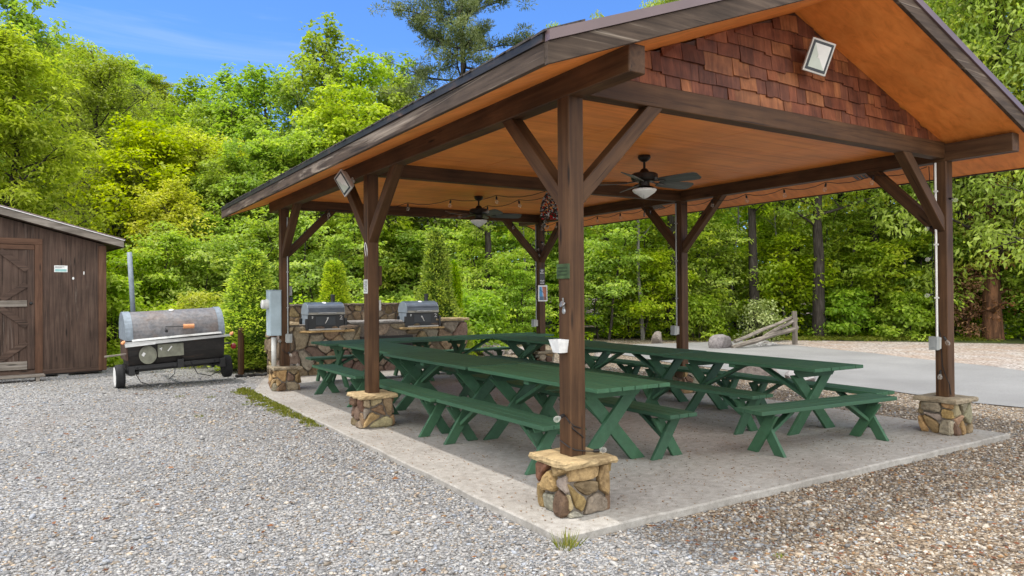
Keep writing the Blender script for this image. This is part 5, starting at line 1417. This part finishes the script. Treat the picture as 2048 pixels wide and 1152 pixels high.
proto('pale', 'pale_trunk_tree', '', 'tree', LM['under'], M['bark_pale'], 13.0, 2.4, .36, 18, 8, 34, .17, .11, 15, 'tall', .6, .46, .5, .085, lean=.10)
proto('dark', 'dark_hill_tree', '', 'tree', LM['olive'], M['bark'], 10.0, 3.0, .15, 26, 8, 75, .16, .10, 16, 'round', .3, .5, .6)

def pine_tree(label, H, Rr, seed):
    rng = np.random.default_rng(seed); rg = random.Random(seed)
    t = empty('pine_tree', (0,0,0), label, 'tree'); tb = MB(); C = []; Rd = []
    k = 10; tp = [Vector((rg.uniform(-.15,.15)*i/k*2, rg.uniform(-.15,.15)*i/k*2, H*i/k)) for i in range(k+1)]
    tb.tube(tp, [.30*(1.05-.9*i/k) for i in range(k+1)], 8)
    for i in range(32):
        f = .48 + .52*(i+.5)/32; q = (f-.5)*2
        ln = Rr*(1.0-.62*q)*rg.uniform(.65,1.1); az = i*2.399+rg.uniform(-.4,.4)
        fi = f*k; ii = min(int(fi), k-1); p0 = tp[ii].lerp(tp[ii+1], fi-ii); cur = p0.copy(); d = Vector((math.cos(az), math.sin(az), .12+.5*q)).normalized(); pts = [p0]
        for s in range(5):
            d = (d + Vector((rg.uniform(-.3,.3), rg.uniform(-.3,.3), rg.uniform(-.25,.22)))).normalized(); cur = cur + d*ln/5; pts.append(cur.copy())
        lr = .075*(1.2-f)+.03
        tb.tube(pts, [lr, lr*.8, lr*.6, lr*.45, lr*.3, lr*.12], 5, cap=False)
        for j in range(13):
            a = rg.uniform(.25,1.0); jj = min(int(a*5),4); b0 = pts[jj].lerp(pts[jj+1], a*5-jj)
            b1 = b0 + Vector((rg.gauss(0,1), rg.gauss(0,1), rg.gauss(.15,.5))).normalized()*ln*rg.uniform(.10,.30)
            tb.tube([b0, b1], [lr*.3, lr*.12], 4, cap=False); C.append(b1[:]); Rd.append(rg.uniform(.28,.52))
            if rg.random() < .6: C.append(b0.lerp(b1, .5)[:]); Rd.append(.25)
    tb.build('trunk', M['bark'], t, smooth=True, fix=False)
    leaf_mesh('crown', np.array(C), np.array(Rd), 95, .20, .045, rng, t, LM['pine'], needle=True, flat=.55)
    t['h'] = H; return t
PROTO['pine'] = [pine_tree('', 21.0, 6.2, 31), False]
PROTO['pine2'] = [pine_tree('', 17.0, 3.6, 32), False]

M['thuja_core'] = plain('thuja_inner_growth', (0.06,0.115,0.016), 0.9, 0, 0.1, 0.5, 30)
def thuja(label, seed, H=3.0, Rr=.78, ex=.72):
    rng = np.random.default_rng(seed)
    t = empty('arborvitae', (0,0,0), label, 'shrub', 'clipped arborvitae behind the grill wall')
    n = 3400
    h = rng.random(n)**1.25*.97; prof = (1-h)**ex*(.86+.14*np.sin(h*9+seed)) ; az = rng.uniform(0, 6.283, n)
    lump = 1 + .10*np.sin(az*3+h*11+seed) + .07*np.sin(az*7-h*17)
    r = Rr*prof*lump*rng.uniform(.72, 1.06, n)
    C = np.stack([r*np.cos(az), r*np.sin(az), .12+h*H], 1)
    per = 9; N = n*per
    c = np.repeat(C, per, 0) + rng.normal(0, .045, (N, 3)); a = np.repeat(az, per) + rng.normal(0, .5, N)
    t_ = np.stack([np.cos(a)*.9, np.sin(a)*.9, np.ones(N)*.45], 1) + rng.normal(0, .3, (N, 3)); t_ /= np.linalg.norm(t_, axis=1)[:, None]
    s = np.cross(t_, rng.normal(0, 1, (N, 3))); s /= np.linalg.norm(s, axis=1)[:, None]
    l = rng.uniform(.04, .10, N)[:, None]; w = rng.uniform(.018, .04, N)[:, None]
    V = np.stack([c, c+t_*l*.5+s*w*.5, c+t_*l, c+t_*l*.5-s*w*.5], 1)
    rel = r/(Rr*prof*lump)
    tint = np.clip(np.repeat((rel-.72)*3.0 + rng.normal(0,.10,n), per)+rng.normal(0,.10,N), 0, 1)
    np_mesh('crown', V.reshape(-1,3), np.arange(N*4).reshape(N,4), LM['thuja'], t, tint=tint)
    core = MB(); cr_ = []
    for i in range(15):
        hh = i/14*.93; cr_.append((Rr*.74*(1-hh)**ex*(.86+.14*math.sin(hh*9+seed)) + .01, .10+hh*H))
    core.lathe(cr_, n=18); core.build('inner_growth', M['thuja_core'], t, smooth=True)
    mb = MB(); mb.tube([(0,0,-.2),(0,0,H*.85)], [.06,.015], 6)
    for i in range(40):
        a = i*2.4; z = .15+H*.8*i/40; q = Rr*(1-z/H)**ex*.75; mb.tube([(0,0,z-.05),(q*math.cos(a), q*math.sin(a), z+.15)], [.014,.004], 4, cap=False)
    mb.build('trunk', M['bark_red'], t)
    t['h'] = H; return t

count = 0
def grow(kind, u, depth, vtop, label, group=None, sx=1.0, rot=None, dz=0.0, name=None):
    """set out a tree on the bearing of column u, tall enough to reach the photographed skyline height"""
    pr = PROTO[kind]; o = pr[0] if not pr[1] else copy_tree(pr[0]); pr[1] = True
    p = at(u, depth); top = CAM.z + depth*(horizon(u)-vtop)/FPX
    s = (top - p.z)/(pr[0]['h']*1.02)
    o.location = (p.x, p.y, p.z-.02); o.scale = (s*sx, s*sx, s)
    o.rotation_euler = (0, 0, random.uniform(0, 6.28) if rot is None else rot)
    o['label'] = label; o['category'] = 'tree'
    if group: o['group'] = group
    return o
gl = 'trees on the left slope'
grow('bigleaf', 25, 19.5, 15, 'bright yellow green large leaved tree at the left edge, above the shed', gl, 1.0)
grow('bigleaf', -170, 18, -120, 'tall large leaved tree cut off by the left edge of the photo', gl, 1.0)
grow('olive', 195, 28, 62, 'olive green spreading tree with bare limbs above the shed roof', gl, .95)
grow('olive', 235, 24.5, 285, 'lower olive green tree just right of the shed roof peak', gl, 1.0)
grow('olive', 130, 33, 150, 'olive green tree behind the large leaved one at the left', gl, 1.0)
grow('maple1', 262, 62, 104, 'dark green rounded tree highest on the hilltop skyline', gl, 1.3)
grow('dark', 322, 64, 140, 'dark tree right of the highest one on the hilltop skyline', gl, 1.4)
grow('pine2', 275, 48, 178, 'small grey green pine halfway up the hillside', gl, 1.3)
grow('yellow1', 385, 26, 225, 'yellow green tree in the middle of the left slope', gl, 1.1)
grow('yellow2', 300, 24, 225, 'bright yellow green tree low on the left slope', gl, 1.1)
grow('yellow2', 345, 22.5, 350, 'yellow green tree below the skyline poplars', gl, 1.1)
grow('poplar2', 395, 40, 140, 'thin poplar on the skyline, leftmost of the poplars', 'poplars on the skyline', 1.2)
grow('maple1', 440, 37, 165, 'maple filling the skyline between the two left poplars', gl, 1.0)
grow('poplar1', 470, 36, 118, 'slender poplar on the skyline above the left eave', 'poplars on the skyline', 1.2)
grow('poplar2', 535, 34, 118, 'narrow poplar on the skyline left of the tallest one', 'poplars on the skyline', 1.25)
grow('poplar1', 650, 28, 12, 'tallest poplar on the skyline, rising left of the pine', 'poplars on the skyline', .95)
grow('poplar2', 600, 31, 130, 'poplar leaning against the tallest one on its left', 'poplars on the skyline', 1.1)
grow('poplar2', 725, 28, 88, 'poplar close right of the tallest one', 'poplars on the skyline', 1.0)
grow('poplar1', 790, 31, 92, 'poplar half hidden between the tallest one and the pine', 'poplars on the skyline', .95)
grow('maple1', 520, 25, 235, 'mid green maple behind the left eave corner', gl, 1.0)
grow('yellow1', 430, 27, 262, 'yellowish oak behind the left eave, next to the maples', gl, .95)
grow('maple2', 450, 24.5, 300, 'mid green maple high behind the smoker lid', gl, 1.0)
grow('maple1', 610, 25, 215, 'mid green maple over the left eave, under the tallest poplar', gl, 1.0)
grow('maple2', 700, 26, 150, 'mid green maple rising over the middle of the left roof slope', gl, 1.0)
grow('maple1', 815, 29, 130, 'mid green maple peeping over the roof before the pine', gl, 1.0)
grow('pine', 930, 31, -150, 'tall open pine with a bare trunk over the roof', None, 1.0)
grow('hickory', 1110, 36, 5, 'pale green tree right of the pine, over the roof edge', None, .62)
grow('hickory', 1345, 38, -90, 'pale green tree peeping over the roof ridge', None, .7)
grow('hickory', 1205, 38, -15, 'pale green tree halfway between the pine and the roof ridge', None, .6)
grow('poplar1', 40, 25, -55, 'sparse dark green treetop over the large leaved tree in the upper left corner', None, .9)
gr = 'tall trees right of the pavilion'
grow('hickory', 1990, 23.5, -230, 'drooping leaved hickory beyond the right rake of the roof', gr, 1.0)
grow('hickory', 2200, 21.5, -260, 'drooping leaved hickory cut off by the right edge of the photo', gr, 1.0)
grow('hickory', 1850, 28, -170, 'hickory behind the right roof slope', gr, 1.0)
gu = 'understory trees at the wood edge'
i = 0
locs = ['behind the electric meter','left of the smoker','behind the smoker','behind the left thuja','between the two left posts','over the first grill','left of the second post','right of the second post','over the second grill']
for q, (u, d, v, k, lb) in enumerate([
  (215,19.5,470,'under3','leafy understory tree at the shed corner'), (300,20,440,'under1','leafy understory tree behind the smoker stovepipe'), (385,20.5,430,'under2','leafy understory tree behind the smoker lid'),
  (455,22,395,'under1','leafy understory tree between the smoker and the far left post'), (560,23,415,'under3','leafy understory tree right behind the far left post'), (640,22.5,400,'under2','leafy understory tree over the left grill'),
  (725,26,405,'under1','leafy understory tree hidden partly by the second post'), (790,26,420,'under3','leafy understory tree right of the second post'), (850,27,395,'under2','leafy understory tree over the right grill'),
  (930,21,560,'under3','low bright understory tree at the right end of the grill wall'), (990,24,430,'under1','leafy understory tree left of the far right post'), (1045,23,520,'under2','low understory tree behind the picture frame post'),
  (1200,24.5,400,'under1','leafy understory tree just right of the front corner post'), (1270,24.5,470,'under3','low leafy tree above the tables, right of the front corner post'), (1330,25.5,390,'under2','leafy understory tree left of the right middle post'),
  (1420,25.5,430,'under1','leafy understory tree right of the right middle post'), (1490,26,400,'under2','leafy understory tree behind the fallen rails'), (1560,26,440,'under3','leafy understory tree behind the fence post'),
  (1640,26.5,390,'under1','leafy understory tree in the middle between the right posts'), (1720,26,430,'under2','leafy understory tree with pale sprays between the right posts'), (1790,25.5,400,'under3','leafy understory tree left of the right front post'),
  (1870,25.5,380,'under1','leafy understory tree behind the right front post'), (1945,25,430,'under2','leafy understory tree just right of the right front post'), (2030,24,400,'under1','leafy understory tree at the right edge of the photo'),
  (2110,23.5,420,'under3','leafy understory tree cut off by the right edge'), (2210,22.5,380,'under2','leafy understory tree wholly right of the road bend')]):
    if u > 2180: continue
    grow(k, u, d, v, lb, gu, 1.1)
for q, u in enumerate(range(985, 2120, 150)):
    grow(('under2','under1','under3')[q % 3], u, 29.5 + (q*37 % 5), 330 + (q*53 % 90), 'leafy tree in the second row of the wood, between the trunks', 'second row of understory trees', 1.15)
gt = 'forest trees behind the understory'
TX = 'tall forest tree with its trunk hidden behind the understory leaves'
for q, (u, d, v, k, lb) in enumerate([
  (975,23.6,120,'tall1','tall forest tree whose dark trunk stands right of the grill wall'), (1060,29,100,'tall2','tall forest tree behind the far right post'), (1285,24.4,90,'pale','pale thin trunked tree leaning right of the front corner post'),
  (1300,31,60,'tall1','tall forest tree behind the right ceiling fan'), (1400,30,40,'tall2','tall forest tree behind the right middle post'), (1508,24.6,20,'tall1','tall forest tree whose dark trunk rises left of the fence post'),
  (1637,24.4,0,'tall2','tall forest tree whose trunk stands right of the fence post'), (1748,25.2,0,'tall1','tall forest tree whose thick trunk stands left of the right front post'), (1560,32,20,'tall2','tall forest tree deep behind the fallen rails'),
  (1680,33,0,'tall1','tall forest tree deep in the wood between the right posts'), (1830,31,-40,'tall2','tall forest tree close left of the right front post'), (1930,29,-80,'tall1','tall forest tree close right of the right front post'),
  (2060,28,-100,'tall2','tall forest tree at the right edge behind the hickory'), (1345,25.0,60,'tall2','tall forest tree whose trunk shows just left of the right middle post'), (1590,28,40,'tall1','tall forest tree whose trunk shows left of the fence post, farther back'), (1900,26,-60,'tall1','tall forest tree whose trunk is hidden by the right front post'), (1215,27,80,'tall2','tall forest tree whose trunk shows right of the front corner post'), (880,30,150,'tall2','tall forest tree over the right grill'), (760,29,190,'tall1','tall forest tree over the gap between the grills')]):
    grow(k, u, d, v, lb, gt, 1.0)
for u, d, v, lb in ((1062,25.5,180,'thin pale sapling just left of the front corner post'),(1240,26.2,150,'thin pale sapling right of the front corner post, left of the leaning one'),(1455,25.6,160,'thin pale sapling right of the right middle post'),(1572,25.4,140,'thin pale sapling left of the fence post'),(1700,26.0,120,'thin pale sapling between the two dark trunks right of the fence post'),(1812,25.2,130,'thin pale sapling left of the right front post'),(2040,24.4,60,'thin pale sapling at the right edge beyond the red barked tree')):
    grow('pale', u, d, v, lb, 'thin saplings in the wood', .8)
# red barked trunk with dead brown leaves at the right
t = tree('dead_leaf_tree', 'red brown barked tree with dead brown leaves, right of the right front post', 'tree', LM['dead'], M['bark_red'], 9.0, 1.0, .06, 16, 5, 14, .12, .07, 41, 'skirt', .2, .4, .7, .27)
t.location = at(1985, 23.3); t.scale = (1,1,1)
t = tree('dead_leaf_tree', 'dead brown leaved sapling left of the red barked tree', 'tree', LM['dead'], M['bark_red'], 2.4, .7, .05, 12, 5, 22, .11, .06, 42, 'skirt', .3, .3, .7, .06)
t.location = at(1935, 23.6)
# arborvitae behind the wall
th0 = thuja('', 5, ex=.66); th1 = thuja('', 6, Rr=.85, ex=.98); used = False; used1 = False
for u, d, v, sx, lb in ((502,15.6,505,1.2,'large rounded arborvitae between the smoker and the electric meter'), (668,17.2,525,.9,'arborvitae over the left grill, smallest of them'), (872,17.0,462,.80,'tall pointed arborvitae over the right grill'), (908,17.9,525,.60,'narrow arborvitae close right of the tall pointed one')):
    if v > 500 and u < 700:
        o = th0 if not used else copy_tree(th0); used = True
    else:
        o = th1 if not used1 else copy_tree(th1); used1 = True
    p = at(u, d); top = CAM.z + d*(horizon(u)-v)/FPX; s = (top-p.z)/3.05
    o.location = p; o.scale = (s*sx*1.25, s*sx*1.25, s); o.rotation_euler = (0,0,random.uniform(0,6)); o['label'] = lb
# cypress-like shrub behind the smoker, pale shrub by the fence, flowering bush
rng = np.random.default_rng(77)
def bush(name, label, u, d, w, h, n, per, L, Wd, mat, flat=.8, up=.8, droop=.1, seed=1, cr=.22, barkm='bark'):
    rg2 = np.random.default_rng(seed); rgg = random.Random(seed); p = at(u, d)
    t = empty(name, p, label, 'shrub'); a = rg2.uniform(0, 6.283, n); z = rg2.random(n); r = w*np.sqrt(rg2.random(n))*(1-.6*z**2)
    C = np.stack([r*np.cos(a), r*np.sin(a), .1+z*h], 1)
    leaf_mesh('foliage', C, np.full(n, cr), per, L, Wd, rg2, t, mat, flat=flat, up=up, droop=droop)
    mb = MB()
    for i in range(0, n, 3): mb.tube([(C[i][0]*.12, C[i][1]*.12, -.1), (C[i][0]*.6, C[i][1]*.6, C[i][2]*.6), tuple(C[i])], [.014,.009,.003], 4, cap=False)
    mb.build('stem', M[barkm], t); return t
bush('cypress_shrub', 'feathery yellow green shrub peeping over the smoker lid', 402, 16.6, .75, 1.55, 70, 40, .17, .035, LM['yellow'], .35, 1.2, .3, 2, .28)
bush('pale_shrub', 'pale variegated shrub growing behind the split rail fence', 1525, 23.4, .72, 1.2, 60, 36, .10, .05, LM['pale'], .6, .8, .1, 3, .26)
bush('wood_edge_shrub', 'bright low shrub right of the grill wall end', 950, 19.5, .9, 1.5, 70, 45, .13, .08, LM['maple'], .5, 1.0, .2, 4, .3)
bush('wood_edge_shrub', 'low leafy shrub between the boulders and the right middle post', 1395, 24.0, .9, 1.3, 60, 45, .13, .08, LM['under'], .5, 1.0, .2, 5, .3)
bush('wood_edge_shrub', 'leafy shrub under the trees right of the fence post', 1690, 24.6, 1.1, 1.5, 70, 45, .14, .09, LM['under'], .5, 1.0, .2, 6, .3)
bush('wood_edge_shrub', 'leafy shrub under the trees just left of the right front post', 1815, 24.0, 1.1, 1.4, 70, 45, .14, .09, LM['maple'], .5, 1.0, .2, 7, .3)
bush('wood_edge_shrub', 'leafy shrub behind the shed beside the stovepipe', 225, 17.2, .9, 1.9, 90, 45, .14, .09, LM['bigleaf'], .5, 1.0, .2, 8, .3)
bush('wood_edge_shrub', 'leafy shrub behind the left wheel of the smoker', 330, 18.0, .9, 1.2, 70, 45, .13, .08, LM['poplar'], .5, 1.0, .2, 9, .3)
# undergrowth along the wood edge (stuff)
def undergrowth(name, label, pts, n, h, mat, seed, L=.13, Wd=.085, spread=1.2, per=26, cr=.3):
    rg2 = np.random.default_rng(seed); C = []
    for i in range(n):
        f = rg2.random()*(len(pts)-1); k = int(f); a = Vector(pts[k]).lerp(Vector(pts[k+1]), f-k)
        x = a.x + rg2.normal(0, spread*.5); y = a.y + rg2.normal(0, spread*.5); C.append((x, y, float(gz(x, y)) + .05 + h*rg2.random()**1.6))
    tag(leaf_mesh(name, np.array(C), np.full(n, cr), per, L, Wd, rg2, None, mat, flat=.5, up=1.0, droop=.2, center=np.array([10, 14, -6.0])), label, 'undergrowth', kind='stuff')
undergrowth('undergrowth', 'leafy undergrowth along the edge of the right hand wood', [at(930,23)[:], at(1200,25.4)[:], at(1400,25.8)[:], at(1600,25.8)[:], at(1800,25.2)[:], at(2000,24.4)[:], at(2150,23.4)[:]], 620, 1.3, LM['under'], 51)
undergrowth('undergrowth', 'leafy undergrowth behind the smoker and grill wall', [at(150,19.5)[:], at(350,19)[:], at(550,19.5)[:], at(750,20)[:], at(950,22)[:]], 420, 1.4, LM['maple'], 52)
undergrowth('grass', 'thin grass strip at the foot of the wood', [at(1350,24.2)[:], at(1500,24.0)[:], at(1650,23.9)[:], at(1800,23.6)[:], at(1950,23.2)[:]], 900, .03, LM['moss'], 53, .10, .02, .7, 14, .10)
# far wood (reads as one mass): hilltop and deep forest behind
def far_wood(name, label, spots, mat, seed, per=55, L=.25, Wd=.17):
    rg2 = np.random.default_rng(seed); C = []; Rd = []; T = []
    for (x, y, H, r) in spots:
        z0 = float(gz(x, y)); m = 60; a = rg2.uniform(0, 6.283, m); zz = rg2.random(m)**.8; rr = r*np.sqrt(1-(zz*1.0-.3)**2/1.2)*rg2.uniform(.5, 1.05, m)
        tt = rg2.uniform(.15, .85)
        for k in range(m): C.append((x+rr[k]*math.cos(a[k]), y+rr[k]*math.sin(a[k]), z0 + H*(.12+.85*zz[k]))); Rd.append(r*.30); T.append(np.clip(tt+rg2.normal(0,.12), 0, 1))
    tag(leaf_mesh(name, np.array(C), np.array(Rd), per, L, Wd, rg2, None, mat, flat=.6, up=.9, tintc=np.array(T), center=np.array([10, 30, -10.0])), label, 'wood', kind='stuff')
rgf = random.Random(99); spots = []
for u in range(-120, 480, 34):
    for d in (44, 52, 62, 72):
        p = at(u + rgf.uniform(-16,16), d + rgf.uniform(-4,4)); spots.append((p.x, p.y, rgf.uniform(5.5,7.5)*(1.0 if u < 260 else .8), rgf.uniform(2.0,2.9)))
far_wood('far_wood', 'mixed green wood covering the far hillside', spots, LM['maple'], 61)
spots = []
for u in range(440, 2350, 42):
    for d in (39, 47):
        p = at(u + rgf.uniform(-18,18), d + rgf.uniform(-2.5,2.5)); spots.append((p.x, p.y, rgf.uniform(6.5,9) + (0 if u < 850 else 3), rgf.uniform(2.2,3.2)))
far_wood('far_wood', 'deep green wood behind the first rows of trees', spots, LM['yellow'], 62, 34)
# weeds on the gravel, moss strip on the slab edge
def blades(name, label, cat, spots, per, h, spread, mat, seed, kind=None, wd=.006):
    rg2 = np.random.default_rng(seed); S = np.array(spots); N = len(S)*per
    p = np.repeat(S, per, 0); r = spread*np.sqrt(rg2.random(N)); a = rg2.uniform(0, 6.283, N)
    p = p + np.stack([r*np.cos(a), r*np.sin(a), np.zeros(N)], 1); p[:, 2] = gz(p[:, 0], p[:, 1]) - .005
    t_ = np.stack([np.cos(a)*r/spread*.5, np.sin(a)*r/spread*.5, np.ones(N)], 1) + rg2.normal(0, .25, (N, 3)); t_ /= np.linalg.norm(t_, axis=1)[:, None]
    s = np.cross(t_, rg2.normal(0, 1, (N, 3))); s /= np.linalg.norm(s, axis=1)[:, None]
    l = (h*rg2.uniform(.3, 1.15, N))[:, None]; w = wd*rg2.uniform(.6,1.4,N)[:, None]
    V = np.stack([p-s*w*.5, p+s*w*.5, p+t_*l*.6+s*w*.4, p+t_*l, p+t_*l*.6-s*w*.4], 1)
    o = np_mesh(name, V.reshape(-1,3), np.arange(N*5).reshape(N,5), mat, tint=np.clip(rg2.normal(.45,.25,N),0,1))
    return tag(o, label, cat, kind=kind)
q = gpt(1132, 1098, -.066)
blades('weed_clump', 'green weed clump at the near corner of the slab', 'weed', [(q.x, q.y, 0)], 75, .13, .07, LM['moss'], 71, wd=.006)
for u, v, lb, s in ((358,800,'tiny weed in the gravel before the smoker, leftmost',1), (420,801,'tiny weed in the gravel before the smoker, right one',1), (397,840,'flat weed in the middle of the grey gravel',1), (1560,1118,'tiny green weed in the tan gravel at the bottom',.6), (1922,888,'low weeds by the slab edge under the right front plinth',1.4)):
    q = gpt(u, v, -.07); blades('weed_clump', lb, 'weed', [(q.x, q.y, 0)], 40, .05*s, .07*s, LM['moss'], int(u), wd=.008)
sp = []
rg3 = random.Random(3)
for i in range(150):
    y = 4.55 + 4.2*rg3.random()**.8; x = SX0 - .02 - abs(rg3.gauss(0,.08))*(1.5 if y > 5.5 else .7)
    sp.append((x, y, 0))
blades('ground_cover', 'yellow green moss and weeds along the left edge of the slab', 'ground cover', sp, 34, .045, .07, LM['moss'], 72, 'stuff', .012)
for k, (o, u) in list(PROTO.items()):
    if 'h' in o: pass
for o in scene.objects:
    if 'h' in o: del o['h']
for o in list(PROTO.values()):
    if not o[1]:
        for c in list(o[0].children): bpy.data.objects.remove(c)
        bpy.data.objects.remove(o[0])
